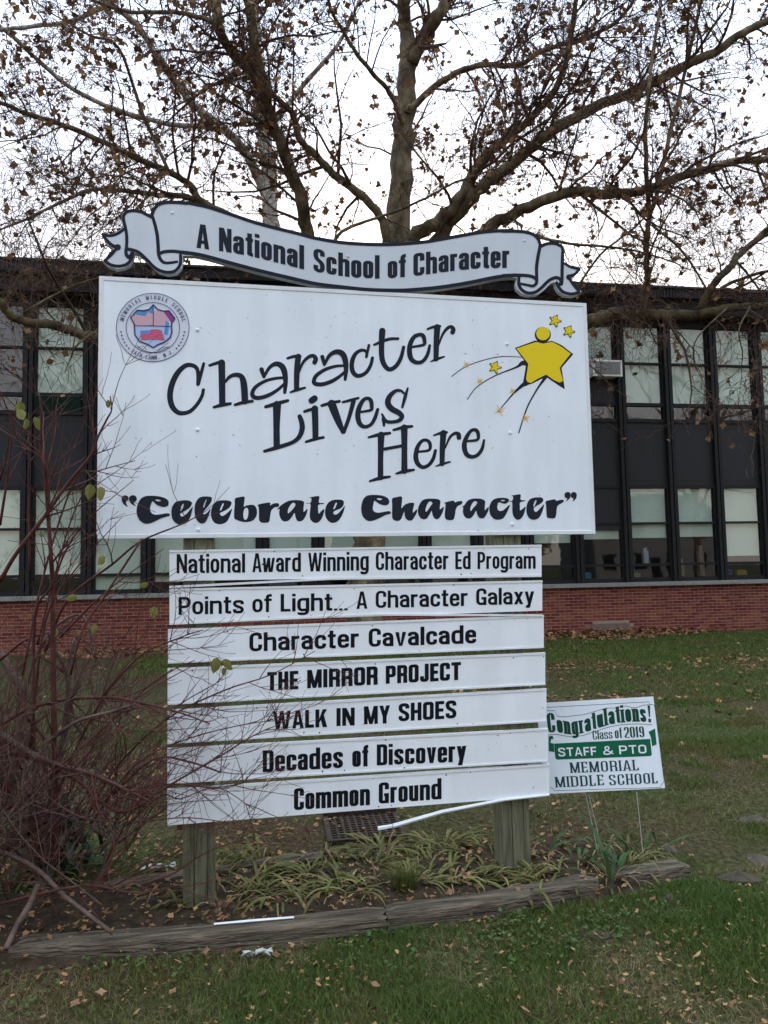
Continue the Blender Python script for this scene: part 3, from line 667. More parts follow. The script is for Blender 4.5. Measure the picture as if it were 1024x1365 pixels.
# "Celebrate Character" in heavy brush script, traced as shapes with their counters
HV = [
 ((155,650), [(75,150),(90,115),(125,105),(160,120),(168,150),(150,180),(135,195),(140,225),(158,258),(120,240),(88,205)], []),
 ((155,650), [(175,145),(195,115),(235,103),(270,120),(282,155),(270,185),(240,200),(250,225),(270,252),(225,232),(188,198)], []),
 ((155,650), [(440,112),(520,112),(600,122),(670,145),(712,180),(715,225),(700,252),(650,265),(590,250),(540,225),(500,185),(475,230),(462,290),(475,335),(505,362),(560,370),(640,358),(700,350),(730,362),(728,385),(690,395),(600,425),(520,465),(450,490),(390,490),(330,455),(295,400),(278,330),(285,260),(310,190),(350,140),(400,118)], [[(530,168),(560,160),(600,168),(612,180),(590,188),(555,183)]]),
 ((155,650), [(870,180),(940,172),(1000,180),(1030,200),(1033,225),(1005,270),(950,310),(885,348),(872,362),(882,388),(915,390),(965,352),(1010,300),(1046,262),(1038,310),(1020,380),(985,450),(940,490),(870,505),(810,480),(770,430),(755,370),(757,290),(785,225),(825,190)], [[(905,225),(922,228),(915,265),(892,313),(874,315),(885,270)]]),
 ((250,650), [(160,140),(210,122),(290,122),(330,135),(330,180),(300,230),(250,290),(220,330),(216,358),(235,364),(270,340),(312,285),(308,320),(295,370),(270,430),(240,475),(190,490),(150,470),(115,420),(98,340),(100,250),(125,180)], [[(250,165),(262,170),(245,215),(230,268),(216,270),(228,215)]]),
 ((250,650), [(430,178),(500,172),(560,178),(598,195),(600,225),(570,275),(510,315),(448,345),(447,368),(472,388),(512,370),(560,330),(607,288),(600,330),(575,400),(540,460),(490,492),(430,500),(370,480),(330,420),(320,350),(330,280),(360,220),(390,195)], [[(480,215),(497,222),(480,265),(460,308),(443,304),(458,260)]]),
 ((250,650), [(650,150),(710,130),(770,122),(782,140),(775,200),(770,260),(800,245),(860,235),(910,240),(940,280),(950,340),(935,400),(890,450),(820,470),(740,465),(670,440),(640,420),(637,330),(645,230)], [[(800,275),(825,290),(832,340),(820,410),(795,438),(770,425),(762,370),(772,305)]]),
 ((340,650), [(40,235),(110,215),(195,203),(210,220),(205,245),(250,218),(310,212),(330,235),(318,262),(270,270),(225,310),(210,370),(200,440),(185,472),(130,482),(75,470),(55,430),(55,340),(50,270)], []),
 ((340,650), [(300,300),(340,255),(400,210),(470,178),(560,170),(640,178),(670,200),(665,250),(662,310),(668,330),(700,300),(712,285),(715,320),(695,380),(660,440),(620,460),(580,455),(555,410),(540,345),(510,390),(470,440),(430,460),(380,455),(345,410),(330,350),(335,290)], [[(525,205),(550,220),(545,255),(510,300),(470,340),(450,350),(450,300),(475,250),(500,218)]]),
 ((340,650), [(735,138),(790,125),(855,115),(880,130),(872,205),(935,208),(935,222),(868,235),(862,290),(870,355),(900,325),(940,292),(945,320),(925,390),(895,445),(850,478),(800,475),(755,430),(748,350),(758,225),(705,218),(705,208),(760,205),(768,145)], []),
 ((410,650), [(340,172),(400,163),(470,168),(495,190),(490,240),(450,285),(388,310),(355,330),(354,352),(380,370),(420,350),(470,295),(509,248),(503,290),(480,360),(440,430),(390,472),(330,480),(280,450),(245,390),(240,310),(260,240),(295,195)], [[(385,207),(403,212),(390,250),(370,290),(352,290),(365,250)]]),
 ((475,650), [(200,100),(280,100),(360,110),(425,140),(450,180),(445,215),(415,240),(360,238),(300,215),(250,178),(235,220),(225,290),(250,330),(300,342),(370,332),(440,320),(470,335),(465,358),(400,375),(310,420),(250,445),(190,458),(140,445),(90,395),(68,320),(72,230),(100,150),(145,112)], [[(280,150),(310,143),(345,150),(352,162),(320,170),(290,163)]]),
 ((475,650), [(490,150),(550,130),(620,122),(622,200),(617,280),(660,235),(720,210),(780,207),(790,230),(775,290),(772,342),(800,320),(830,295),(825,345),(795,400),(760,445),(710,448),(675,420),(660,370),(655,328),(635,370),(610,430),(570,455),(520,445),(492,415),(488,330),(490,240)], []),
 ((550,645), [(130,230),(190,205),(280,202),(350,210),(380,235),(375,290),(372,348),(400,330),(425,312),(420,360),(395,420),(355,475),(310,478),(275,430),(260,368),(230,420),(190,475),(140,482),(95,450),(72,380),(85,300)], [[(240,240),(262,248),(270,270),(240,310),(200,370),(180,378),(178,345),(195,290),(220,250)]]),
 ((550,645), [(430,262),(490,240),(560,228),(578,252),(620,238),(670,235),(682,258),(655,285),(615,305),(590,350),(580,420),(560,485),(510,495),(460,485),(440,440),(445,350),(450,275)], []),
 ((620,645), [(-45,315),(-10,290),(20,245),(60,215),(120,200),(220,205),(272,235),(270,290),(268,358),(290,340),(322,315),(315,370),(285,430),(250,468),(200,465),(170,430),(150,368),(120,420),(80,465),(30,470),(-10,440),(-30,380),(-25,320)], [[(140,235),(165,250),(150,285),(110,330),(78,372),(72,330),(90,280),(115,245)]]),
 ((620,645), [(380,220),(440,195),(520,190),(580,200),(600,220),(585,250),(545,272),(500,262),(458,252),(440,300),(445,350),(475,370),(520,360),(560,325),(612,285),(590,350),(550,430),(510,475),(450,490),(390,475),(345,420),(330,350),(340,280)], [[(490,222),(530,218),(545,228),(520,238),(498,235)]]),
 ((620,645), [(625,162),(690,150),(745,142),(760,160),(758,215),(815,225),(820,235),(752,252),(748,310),(750,360),(780,345),(825,310),(815,370),(790,440),(745,485),(700,485),(660,440),(645,370),(642,250),(605,245),(605,235),(645,228),(655,172)], []),
 ((685,645), [(270,190),(330,183),(385,190),(402,225),(370,265),(310,300),(274,328),(276,362),(300,383),(340,355),(408,280),(400,340),(375,410),(340,465),(280,490),(220,475),(180,420),(170,340),(185,260),(220,210)], [[(295,222),(310,232),(295,275),(275,312),(266,300),(278,255)]]),
 ((685,645), [(435,240),(500,220),(560,210),(580,232),(625,220),(670,218),(682,240),(640,270),(600,295),(585,340),(578,410),(560,465),(500,470),(455,455),(445,400),(440,300)], []),
 ((685,645), [(692,155),(700,125),(735,110),(768,125),(772,165),(755,205),(712,240),(728,200),(700,185)], []),
 ((685,645), [(775,155),(785,125),(820,110),(853,130),(857,170),(840,210),(800,240),(815,200),(785,185)], [])]
for o, ou, ho in HV:
    c = C2(o, 10.24); cl = lambda P: [c(p) for p in catmull(P, True, 3)]
    pr.holed(cl(ou), [cl(h) for h in ho])
pr.build('lettering', M['ink'], board)
# star figure
c7 = C2((595, 410), 5.389)
sh = Print(onsign, .0005)
sh.poly([c7(p) for p in [(492,290),(560,265),(640,236),(700,250),(760,238),(830,270),(912,335),(870,385),(828,432),(852,588),(800,555),(715,497),(620,545),(545,570),(560,490),(574,400)]])
sh.disc(c7((693,196)), 58/5.389, 57/5.389, 28)
for pts, rad in (([(560,357),(400,352),(260,380),(130,430),(38,495)], [2,3,3,3,3]), ([(585,400),(545,400),(500,430),(350,490),(220,570),(150,660)], [20,16,7,4,3.5,3]),
                 ([(570,548),(545,560),(480,620),(420,690),(370,750)], [16,13,6,4,2.5]), ([(715,490),(695,525),(650,590),(580,720),(520,900)], [18,10,6,5,4])):
    sh.stroke([c7(p) for p in pts], [r/5.389 for r in rad])
for cx, cy, r in ((780,97,41), (880,172,40), (350,430,42)):
    for a in range(5):
        sh.stroke([c7((cx, cy)), c7((cx+r*math.cos(R_(a*72-70)), cy+r*math.sin(R_(a*72-70))))], [3.4, 1.3], smooth=False)
    sh.disc(c7((cx, cy-22)), 3.0)
sh.build('star_outline', M['ink'], board)
ye = Print(onsign, .0024)
ye.poly([c7(p) for p in [(503,296),(570,272),(645,248),(695,260),(760,246),(830,285),(892,332),(850,385),(813,433),(825,480),(838,528),(812,540),(770,520),(716,482),(650,515),(605,543),(582,535),(572,515),(580,460),(588,405),(550,355)]])
ye.disc(c7((694,188)), 49/5.389, 48/5.389, 28)
for cx, cy, r in ((780,97,35), (880,172,34), (350,430,36)):
    for a in range(5):
        ye.stroke([c7((cx, cy)), c7((cx+r*math.cos(R_(a*72-70)), cy+r*math.sin(R_(a*72-70))))], [2.6, .8], smooth=False)
    ye.disc(c7((cx, cy-22)), 2.2)
ye.build('star_figure', M['yellow'], board)
sp = Print(onsign, .0008)
for cx, cy, r in ((145,410,34), (240,528,30), (475,600,26), (385,740,48), (570,795,36)):
    for a in range(8):
        rr_ = r*(1 if a % 2 else .65); sp.stroke([c7((cx, cy)), c7((cx+rr_*math.cos(R_(a*45+18)), cy+rr_*math.sin(R_(a*45+18))))], [.7, .25], smooth=False, caps=False)
sp.build('spark_mark', M['orange'], board)
# seal
c8 = C2((145, 380), 8.533); sc = 8.533; cc = (502, 485)
p_ = Print(onsign, .0005); p_.disc(c8(cc), 415/sc, 390/sc, 72); p_.build('seal_disc', M['seal'], board)
p_ = Print(onsign, .0042)
p_.ring(c8(cc), 417/sc, 392/sc, .8); p_.ring(c8((503, 488)), 307/sc, 290/sc, .8)
shield = [(508,228),(560,280),(620,300),(685,295),(755,385),(715,440),(720,540),(700,600),(640,650),(560,680),(508,715),(450,680),(350,640),(300,570),(292,450),(250,370),(325,290),(400,295),(460,280)]
p_.stroke([c8(p) for p in shield+[shield[0]]], .85, smooth=False); p_.stroke([c8((508,235)), c8((508,470))], .4); p_.stroke([c8((292,465)), c8((718,472))], .4)
def seal_text(t, a0, a1, r, h, up=True):
    n = len(t)
    for i, ch in enumerate(t):
        if ch == ' ': continue
        a = R_(a0+(a1-a0)*i/(n-1)); wd, shp = glyph(ch, .14, .08, .45)
        def T(p):
            u = (p[0]-wd/2)*h*1.2; v = (p[1]-.5)*h*(1 if up else -1)
            ra = r+v; aa = a+(u/r)*(1 if up else -1)
            return c8((cc[0]+ra*1.03*math.sin(aa), cc[1]-ra*.97*math.cos(aa)))
        for s_ in shp:
            if s_[0] == 'poly': p_.poly([T(p) for p in s_[1]])
            else: p_.quadstrip([T(p) for p in s_[1]], [T(p) for p in s_[2]])
seal_text('MEMORIAL MIDDLE SCHOOL', -74, 76, 352, 44); seal_text('FAIR LAWN, N.J.', 218, 142, 352, 44, False)
for sgn_ in (1, -1):
    for i in range(6):
        a = R_(sgn_*(97+i*7)); q = c8((cc[0]+352*1.03*math.sin(a), cc[1]-352*.97*math.cos(a)+10)); p_.disc(q, 1.25, 1.25, 5, i)
p_.stroke([c8(p) for p in ((320,690),(400,745),(510,770),(600,745),(690,700))], .35); p_.stroke([c8(p) for p in ((330,710),(400,700),(430,740))], .3); p_.stroke([c8(p) for p in ((560,750),(610,715),(680,705))], .3)
p_.build('seal_lines', M['snavy'], board)
for nm, mt, polys in (('seal_field', 'slight', [[(296,468),(716,474),(718,540),(698,598),(640,646),(560,676),(508,708),(450,676),(352,636),(304,570)]]),
                      ('seal_sky', 'sblue', [[(328,296),(400,300),(460,288),(505,240),(505,330),(450,300),(420,350),(300,330)], [(630,560),(650,400),(690,440),(670,570)], [(360,520),(478,516),(478,568),(362,572)]]),
                      ('seal_scene', 'spink', [[(258,370),(300,335),(420,355),(450,305),(503,335),(503,460),(296,462),(290,420)], [(512,300),(560,290),(650,330),(690,440),(640,470),(512,468)]]),
                      ('seal_corner', 'spurple', [[(625,305),(684,300),(748,385),(712,430),(660,350)]])):
    p_ = Print(onsign, {'seal_field': .0022, 'seal_scene': .0026, 'seal_sky': .0030, 'seal_corner': .0034}[nm], .00001)
    for P in polys: p_.poly([c8(p) for p in P])
    p_.build(nm, M[mt], board)
p_ = Print(onsign, .0036, .00001)
for i in range(5):
    p_.stroke([c8((480 if i < 2 else 370, 520+i*24)), c8((540, 514+i*25)), c8((600+i*8, 525+i*24))], 1.0)
p_.build('seal_flag', M['sred'], board)

# the seven slats and their words: left top, left bottom, right top, right bottom in the photo, words
SL = [
 ((733.7, 774.6), (726.3, 766.7), 226, 722, .155, .135, [('National', 235.6, 326.8, 764.3, 763.2, 25.6), ('Award', 336.5, 401.2, 762.8, 762, 25.3), ('Winning', 411, 491.6, 762, 760, 25), ('Character', 501, 598, 760, 758.9, 24.2), ('Ed', 607, 627.4, 758.8, 758.6, 23.6), ('Program', 636.6, 714, 758.5, 758, 22.8)]),
 ((785.1, 831.3), (773.8, 814), 226, 723, .180, .150, [('Points', 238.2, 325.2, 819.6, 817.4, 23.7), ('of', 336.5, 362.4, 816.4, 815.8, 24), ('Light...', 374.2, 463.5, 815.4, 813.5, 23.6), ('A', 475.3, 489.8, 811.8, 811.4, 23.2), ('Character', 500.8, 623.7, 810.6, 807.6, 23), ('Galaxy', 634.8, 712, 806.8, 805, 22.4)]),
 ((839.2, 884.5), (820.2, 863.7), 224, 725, .205, .16, [('Character', 332.6, 478.7, 868.6, 862.9, 25), ('Cavalcade', 491.6, 634.8, 862.4, 857.4, 24.6)]),
 ((891.4, 939.5), (870, 913), 223.5, 727, .22, .18, [('THE', 356.3, 397.7, 920.6, 918.6, 24.6), ('MIRROR', 409.6, 503.5, 917.6, 912.4, 24.5), ('PROJECT', 514.3, 614.5, 911.6, 906.2, 24)]),
 ((947, 991.7), (918, 962), 223.3, 728.5, .215, .18, [('WALK', 364.2, 436.2, 972.2, 969, 23.9), ('IN', 448.6, 472.9, 967.9, 967, 23.9), ('MY', 485.3, 520, 965.6, 964, 24), ('SHOES', 531.4, 608.4, 961.8, 957.2, 24)]),
 ((998.3, 1045), (971.2, 1015.5), 223, 730.5, .195, .145, [('Decades', 350.3, 457.3, 1029.4, 1023.4, 29), ('of', 469.7, 491, 1022.4, 1021.4, 28.6), ('Discovery', 502.4, 621.6, 1020.4, 1015, 28)]),
 ((1053, 1100.4), (1018.6, 1060.3), 223, 732.5, .195, .145, [('Common', 392, 493.2, 1080, 1073, 29), ('Ground', 505, 588.6, 1071.4, 1065, 28)])]
for i, ((lt, lb), (rt_, rb), xl, xr, S, B, words) in enumerate(SL):
    a, b_, c, d = bx(xl, lt), bx(xr, rt_), bx(xr, rb), bx(xl, lb)
    bb = MB(); q = [a, b_, c, d]
    fr_ = [(x, YF, z) for x, z in q]; bk = [(x, .016, z) for x, z in q]
    bb.v = fr_+bk; bb.f = [(3, 2, 1, 0), (4, 5, 6, 7), (0, 1, 5, 4), (1, 2, 6, 5), (2, 3, 7, 6), (3, 0, 4, 7)]; bb.mi = [0]*6
    s_ = bb.build('slat', M['slat'], sign)
    s_['label'] = 'white slat reading "%s"' % ' '.join(w_[0] for w_ in words)
    # plastic edging strip along the top and, where it still holds, the bottom
    def strip(P, Q, hgt, name='edge_trim', out=.004, lift=(0, 0)):
        t = MB(); n = 8
        for k in range(n+1):
            f_ = k/n; x = P[0]+(Q[0]-P[0])*f_; z = P[1]+(Q[1]-P[1])*f_; y = YF-out
            for dz, dy in ((0, 0), (hgt, 0), (hgt, .022), (0, .022)): t.v.append((x, y+dy, z+dz))
        for k in range(n):
            for j in range(4): t.f.append((k*4+j, k*4+(j+1) % 4, k*4+4+(j+1) % 4, k*4+4+j)); t.mi.append(0)
        t.f += [(0, 1, 2, 3), (n*4+3, n*4+2, n*4+1, n*4)]; t.mi += [0, 0]
        return t.build(name, M['trim'], s_)
    strip((a[0], a[1]-.009), (b_[0], b_[1]-.009), .010, out=.003)
    if i == 0:
        e0, e1 = bx(226, 784), bx(722, 769); m1 = bx(440, 773)
        strip(e0, m1, .010, 'loose_trim', .006); strip(m1, e1, .010, 'edge_trim', .003)
    elif i == 1:
        e0, e1 = bx(226, 833), bx(500, 820.5); e2 = bx(723, 821.5)
        strip(e0, e1, .009, 'edge_trim', .003); strip(e1, e2, .009, 'loose_trim', .006)
    elif i == 6: pass
    else: strip((d[0], d[1]), (c[0], c[1]), .008, out=.003)
    for wd, wx0, wx1, yb0, yb1, cap in words:
        t = Print(onsign, .0006); lettering(t, wd, wx0, wx1, lin(wx0, yb0, wx1, yb1), cap, S, B, gap=.06, rr=.23 if i < 3 else .08)
        t.build('lettering', M['black'], s_)
    rs = random.Random(i)
    for k in range(7):
        u = rs.random(); px = xl+(xr-xl)*u; v = rs.choice((.08, .9, .93, .12, .5)); py = (lt+(rt_-lt)*u)*(1-v)+(lb+(rb-lb)*u)*v
        dot('dirt_spot', px, py, rs.uniform(.002, .0045), M['rust'], s_, .0012)
# broken strip hanging off the lowest slat
p0, p1, p2, p3 = (atY(x, y, Y) for x, y, Y in ((732, 1059.5, -.005), (672, 1066, -.006), (590, 1082, -.02), (524, 1101, -.03)))
t = MB(); t.tube([p0, p1, p2, p3], [.0065, .0075, .009, .010], 6); hs = t.build('hanging_trim', M['trim'], s_)
q0, q1 = atY(523, 1101, -.03), atY(504, 1104.5, -.035); t = MB(); t.tube([q0, q1], [.008, .010], 5); t.build('torn_end', M['trim'], hs)
# banner
bn = MB()
cE = C2((130, 260), 8.533); cD = C2((670, 290), 8.533)
top_in = [(206.5,283),(209.7,278.8),(215.6,274),(223.8,271.7),(250,272.9),(277.7,278.8),(312.9,290.2),(348,301.6),(400.8,314.8),(420,320),(455.3,325.8),(490.5,328.2),(525.6,328.3),(565,325.2),(579.3,323),(608.6,317.8),(637.9,312.7),(659.9,310.5),(681.8,309.8),(693.4,311),(705,313.4),(713.4,318),(718,325)]
bot_in = [(212.5,335),(221.4,333.8),(232,333.6),(242.6,334.2),(260.2,336.4),(277.7,340.3),(312.9,350),(348,359.3),(383.2,367.6),(420,376),(455.3,380.5),(490.5,384),(525.6,385),(550,384.2),(586.6,380.8),(623.2,375),(659.9,367.6),(681.8,365),(693.4,365),(708.7,366.2),(713,368.5)]
sil = [cE(p) for p in [(45,440),(100,455),(180,440),(240,410),(288,372),(280,300),(273,250),(290,200),(340,168),(420,158),(500,178),(560,208),(600,228),(620,180),(660,122),(700,92)]]
sil += [(x, y-4.6) for x, y in top_in[3:19]] + [cD(p) for p in [(300,150),(370,190),(425,250),(445,310),(500,283),(580,278),(650,303),(697,350),(697,505),(740,540),(800,568),(850,570),(893,562),(872,610),(825,665),(785,700),(815,765),(850,805),(895,838),(870,872),(800,895),(700,885),(640,845),(606,790),(598,745),(585,735),(540,755),(470,825),(400,873),(300,888),(220,868),(165,820),(150,765),(160,692)]]
sil += [(x, y+4.9) for x, y in reversed(bot_in[4:18])] + [cE(p) for p in [(972,692),(976,760),(960,830),(900,888),(800,903),(700,873),(620,803),(540,722),(470,672),(425,660),(412,725),(370,793),(300,833),(220,843),(130,813),(62,755),(120,700),(188,622),(130,570),(80,510)]]
n = len(sil)
P3 = [Vector(onsign(x, y)) for x, y in sil]
bn.v = [(p.x, YF-.002, p.z) for p in P3]+[(p.x, .022, p.z-.004) for p in P3]
tri = tessellate_polygon([[Vector((p.x, p.z, 0)) for p in P3]])
for a in tri: bn.f.append(tuple(a)); bn.mi.append(0); bn.f.append(tuple(n+i for i in reversed(a))); bn.mi.append(1)
for i in range(n): bn.f.append((i, (i+1) % n, n+(i+1) % n, n+i)); bn.mi.append(1)
banner = bn.build('banner', [M['banner'], M['edge']], sign)
bo = Print(onsign, .0028)
def BS(c, pts, r): bo.stroke([c(p) for p in pts], [(r if not hasattr(r, '__len__') else r[min(i, len(r)-1)])/8.533 for i in range(len(pts))])
W_ = 17.5
BS(cE, [(62,450),(110,462),(170,462),(240,435),(300,392)], 17); BS(cE, [(65,462),(120,530),(180,582),(228,592)], [16,17,20,24]); bo.disc(cE((232,597)), 36/8.533)
BS(cE, [(225,605),(160,680),(88,748)], 17); BS(cE, [(86,750),(150,795),(240,812),(330,792),(385,735),(405,668)], 18)
BS(cE, [(330,625),(335,500),(325,400),(303,310),(298,240),(340,192),(420,180),(500,195),(570,230),(622,255)], 18)
BS(cE, [(326,620),(330,680),(368,712),(392,665)], [18,20,22,18])
BS(cE, [(345,618),(400,628),(470,655),(560,735),(640,818),(720,866),(810,882),(890,862),(938,800),(948,730),(945,690)], 18)
BS(cE, [(618,245),(640,175),(690,115),(780,86),(900,86),(1024,96)], 19)
BS(cE, [(632,260),(660,360),(682,470),(692,600),(700,690),(735,755),(790,775),(905,762)], [18,19,20,20,19,18,16,15])
BS(cE, [(700,672),(760,648),(870,642),(960,655),(1024,666)], 19)
bo.stroke([(x, y-2.3) for x, y in top_in[4:19]], 2.3); bo.stroke([(x, y+2.4) for x, y in bot_in[3:19]], 2.45)
BS(cD, [(0,158),(150,158),(260,168),(340,192),(400,242),(428,312)], 18); BS(cD, [(428,312),(402,440),(385,560),(385,660),(383,745),(345,780),(290,772),(200,755)], [18,19,19,18,18,17,15,14])
BS(cD, [(0,662),(150,657),(270,662),(340,676),(378,702)], 18)
BS(cD, [(183,690),(182,760),(212,820),(282,860),(370,850),(440,800),(520,722),(590,688),(635,692),(662,722),(652,762)], 18)
BS(cD, [(436,330),(500,302),(580,296),(640,315),(680,352),(680,450),(675,600),(672,745),(650,765)], [18,18,18,18,18,19,19,18,16])
BS(cD, [(695,520),(780,565),(862,582)], [14,16,18]); BS(cD, [(868,592),(822,645),(760,672)], [18,16,22]); bo.disc(cD((752,680)), 32/8.533)
BS(cD, [(760,700),(810,775),(866,838)], 16); BS(cD, [(862,855),(780,872),(690,850),(640,800),(612,745)], 18)
bo.build('scroll_outline', M['ink'], banner)
bs = [(255,329),(262,330.6),(300,336),(330.5,341),(365.6,349.5),(402.6,358.8),(425.4,363.6),(455.3,368.4),(475.5,370.6),(502.8,371.8),(522,371.2),(557.3,367.8),(604.2,361.4),(635,358.4),(685,357)]
bsf = lambda x: float(np.interp(x, [q[0] for q in bs], [q[1] for q in bs]))
for wd, a, b_, cap in (('A', 262, 279, 32.2), ('National', 292, 405.4, 31.6), ('School', 417.8, 506, 31.2), ('of', 516.7, 541, 30.6), ('Character', 551, 679, 30.2)):
    bo = Print(onsign, .0028); lettering(bo, wd, a, b_, bsf, cap, .20, .15, gap=.06, rr=.09); bo.build('lettering', M['ink'], banner)
for px, py in ((230, 284), (699, 321), (464, 342)): dot('bolt_head', px, py, .009, M['banner'], banner, .006)
# wooden block behind the bottom left corner
b = MB(); b.box(-.87, -.72, .018, .05, .385, .44); b.build('rail_block', mat('red_brown_wood', (.16, .07, .045), .9, var=.4, scale=20), sign)

# ------------------------------------------------------------------ yard sign
q = (1.254, .0765, .6081, -.2794, .0528, .1224)
X_ = Vector((math.cos(q[3]), math.sin(q[3]), 0)); Z_ = Vector((0, 0, 1)); Nn = X_.cross(Z_); Z_ = Z_*math.cos(q[5])-Nn*math.sin(q[5])
Ax = X_*math.cos(q[4])+Z_*math.sin(q[4]); Bx = -X_*math.sin(q[4])+Z_*math.cos(q[4]); C0 = Vector((q[0], q[1]+.03, q[2]))
Nf = Ax.cross(Bx)
if Nf.y > 0: Nf = -Nf
yard = empty('yard_sign', (C0.x, C0.y, 0), 'small white plastic yard sign with green congratulations print on wire stakes', 'yard sign')
Pc = [C0-Ax*.305-Bx*.2286, C0+Ax*.305-Bx*.2286, C0+Ax*.305+Bx*.2286, C0-Ax*.305+Bx*.2286]
b = MB(); b.v = [tuple(p) for p in Pc]+[tuple(p-Nf*.005) for p in Pc]; b.f = [(0, 1, 2, 3), (7, 6, 5, 4), (1, 0, 4, 5), (2, 1, 5, 6), (3, 2, 6, 7), (0, 3, 7, 4)]; b.mi = [0]*6
ypan = b.build('sign_panel', M['plastic'], yard)
def onyard(px, py, h=0):
    d = ray(px, py); t = (C0-CAM_LOC).dot(Nf)/d.dot(Nf); return CAM_LOC+d*t+Nf*h
c9 = C2((720, 920), 5.689); s9 = 5.689
pn = Print(onyard, .0004)
bor = [(45,131),(825,88),(832,105),(862,112),(870,130),(940,685),(930,705),(915,725),(918,738),(105,762),(98,745),(80,738)]
pn.stroke([c9(p) for p in bor], .32, smooth=False)
def yt(pr, t, x0, x1, y0, y1, cap, **k): lettering(pr, t, *[c9((x, 0))[0] for x in (x0, x1)], (lambda X: c9((0, lin(x0, y0, x1, y1)((X-720)*s9)))[1]), cap/s9, slant=-.10, **k)
for t, x0, x1, y0, y1, cap in (('MEMORIAL', 233, 750, 628, 607, 80), ('MIDDLE', 120, 486, 738, 720, 80), ('SCHOOL', 527, 893, 722, 705, 80)):
    yt(pn, t, x0, x1, y0, y1, cap, S=.185, B=.08, serif=.35, gap=.13)
pn.build('lettering', M['navy'], ypan)
gt = Print(onyard, .0004); 
yt(gt, 'Class', 402, 552, 376, 366, 68, S=.15, B=.075, gap=.07); yt(gt, 'of', 570, 625, 366, 362, 80, S=.15, B=.08, gap=.07); yt(gt, '2019', 642, 793, 362, 356, 82, S=.17, B=.07, gap=.07)
def wave(X): x = (X-720)*s9; return 920+float(np.interp(x, [60,130,190,250,330,400,450,520,600,680,750,850], [322,318,330,338,325,300,285,262,247,240,238,245]))/s9
# thin green outline band behind the word, white gap, then the letters
top = lambda x: float(np.interp(x, [60,115,130,200,260,330,400,500,560,640,720,780,850], [160,158,205,205,196,190,170,140,140,122,140,118,112]))
xs = [48+i*20 for i in range(41)]
up = [c9((x, top(x)-4)) for x in xs]; dn = [(c9((x, 0))[0], wave(c9((x, 0))[0])+3) for x in xs]
gt.quadstrip([(a[0], a[1]-.32) for a in up], [(a[0], a[1]+.32) for a in up]); gt.quadstrip([(a[0], a[1]-.32) for a in dn], [(a[0], a[1]+.32) for a in dn])
lettering(gt, 'C', c9((62, 0))[0], c9((120, 0))[0], wave, 148/s9, S=.17, B=.08, slant=-.10)
lettering(gt, 'ongratulations', c9((132, 0))[0], c9((808, 0))[0], wave, 130/s9, S=.185, B=.09, gap=.08, slant=-.10, serif=.25)
lettering(gt, '!', c9((822, 0))[0], c9((842, 0))[0], wave, 128/s9, S=.2, B=.09, slant=-.06)
gt.build('wave_lettering', M['gtext'], ypan)
rb = Print(onyard, .0006)
def rnd(P, r=6): return [c9(p) for p in P]
rb.poly(rnd([(106,405),(835,369),(848,490),(836,500),(128,527),(116,515)])); rb.poly(rnd([(64,350),(94,345),(104,370),(84,372),(80,400),(104,405),(110,470),(66,462)])); rb.poly(rnd([(822,316),(872,290),(884,412),(850,425),(842,370),(838,352)]))
rib = rb.build('ribbon', M['green'], ypan)
wt = Print(onyard, .0022)
yt(wt, 'STAFF', 141, 430, 503, 494, 66, S=.19, B=.17, gap=.09); yt(wt, '&', 478, 556, 492, 488, 68, S=.18, B=.16); yt(wt, 'PTO', 602, 808, 486, 478, 66, S=.19, B=.17, gap=.1)
wt.build('lettering', M['plastic'], rib)
for px, py, gx, gy in ((781, 1059, 800, 1150), (785, 1059, 806, 1148), (849, 1056, 857, 1135)):
    a = onyard(px, py, -.003); g_ = atZ(gx, gy+28, 0); g_.y = a.y-.02+random.uniform(-.01, .01); b = MB()
    g_ = CAM_LOC+ray(gx, gy)*((g_.y-CAM_LOC.y)/ray(gx, gy).y); dn_ = (g_-a).normalized()
    b.tube([a, g_, g_+dn_*.1], .0022, 6); b.build('wire_stake', M['wire'], yard)
# ------------------------------------------------------------------ landscape timbers
def timber(P, wdt, hgt, label, seed, name='landscape_timber', z0=-.02, group=None):
    """P: ground line of the front edge (x, y); an old sawn log with worn edges and split ends"""
    rs = random.Random(seed); P = [Vector((p[0], p[1], 0)) for p in P]
    root = P[0]; C_ = catmull([tuple(p) for p in P], False, 10) if len(P) > 2 else [np.array(P[0]*(1-i/16)+P[-1]*(i/16)) for i in range(17)]
    C_ = [Vector(c) for c in C_]; b = MB(); k = 18; n = len(C_)
    base = [(0, 0), (0, .25), (0, .5), (.005, .72), (.03, .93), (.10, 1), (.28, 1.01), (.5, 1.02), (.72, 1.0), (.9, .99), (.97, .93), (1, .72), (1, .5), (1, .25), (1, 0), (.66, 0), (.5, 0), (.33, 0)]
    grain = [rs.uniform(-.06, .06) for _ in base]
    for i, c in enumerate(C_):
        t = (C_[min(i+1, n-1)]-C_[max(i-1, 0)]).normalized(); nr = Vector((-t.y, t.x, 0))
        if nr.y < 0: nr = -nr
        e = 1-.10*(i in (0, n-1))
        for j, (u, v) in enumerate(base):
            dv = grain[j]*.07+rs.uniform(-.012, .012)
            p = c+nr*((u+rs.uniform(-.012, .012))*wdt)+Vector((0, 0, z0+(hgt-z0)*max(0, v*e+dv)))
            if i in (0, n-1): p += t*rs.uniform(-.015, .015)
            b.v.append(tuple(p-root))
    for i in range(n-1):
        for j in range(k): b.f.append((i*k+j, i*k+(j+1) % k, (i+1)*k+(j+1) % k, (i+1)*k+j)); b.mi.append(0)
    b.f += [tuple(range(k)), tuple((n-1)*k+j for j in reversed(range(k)))]; b.mi += [0, 0]
    o = link(name, b.mesh(name, M['timber'])); o.location = root
    return tag(o, label, 'timber', group)
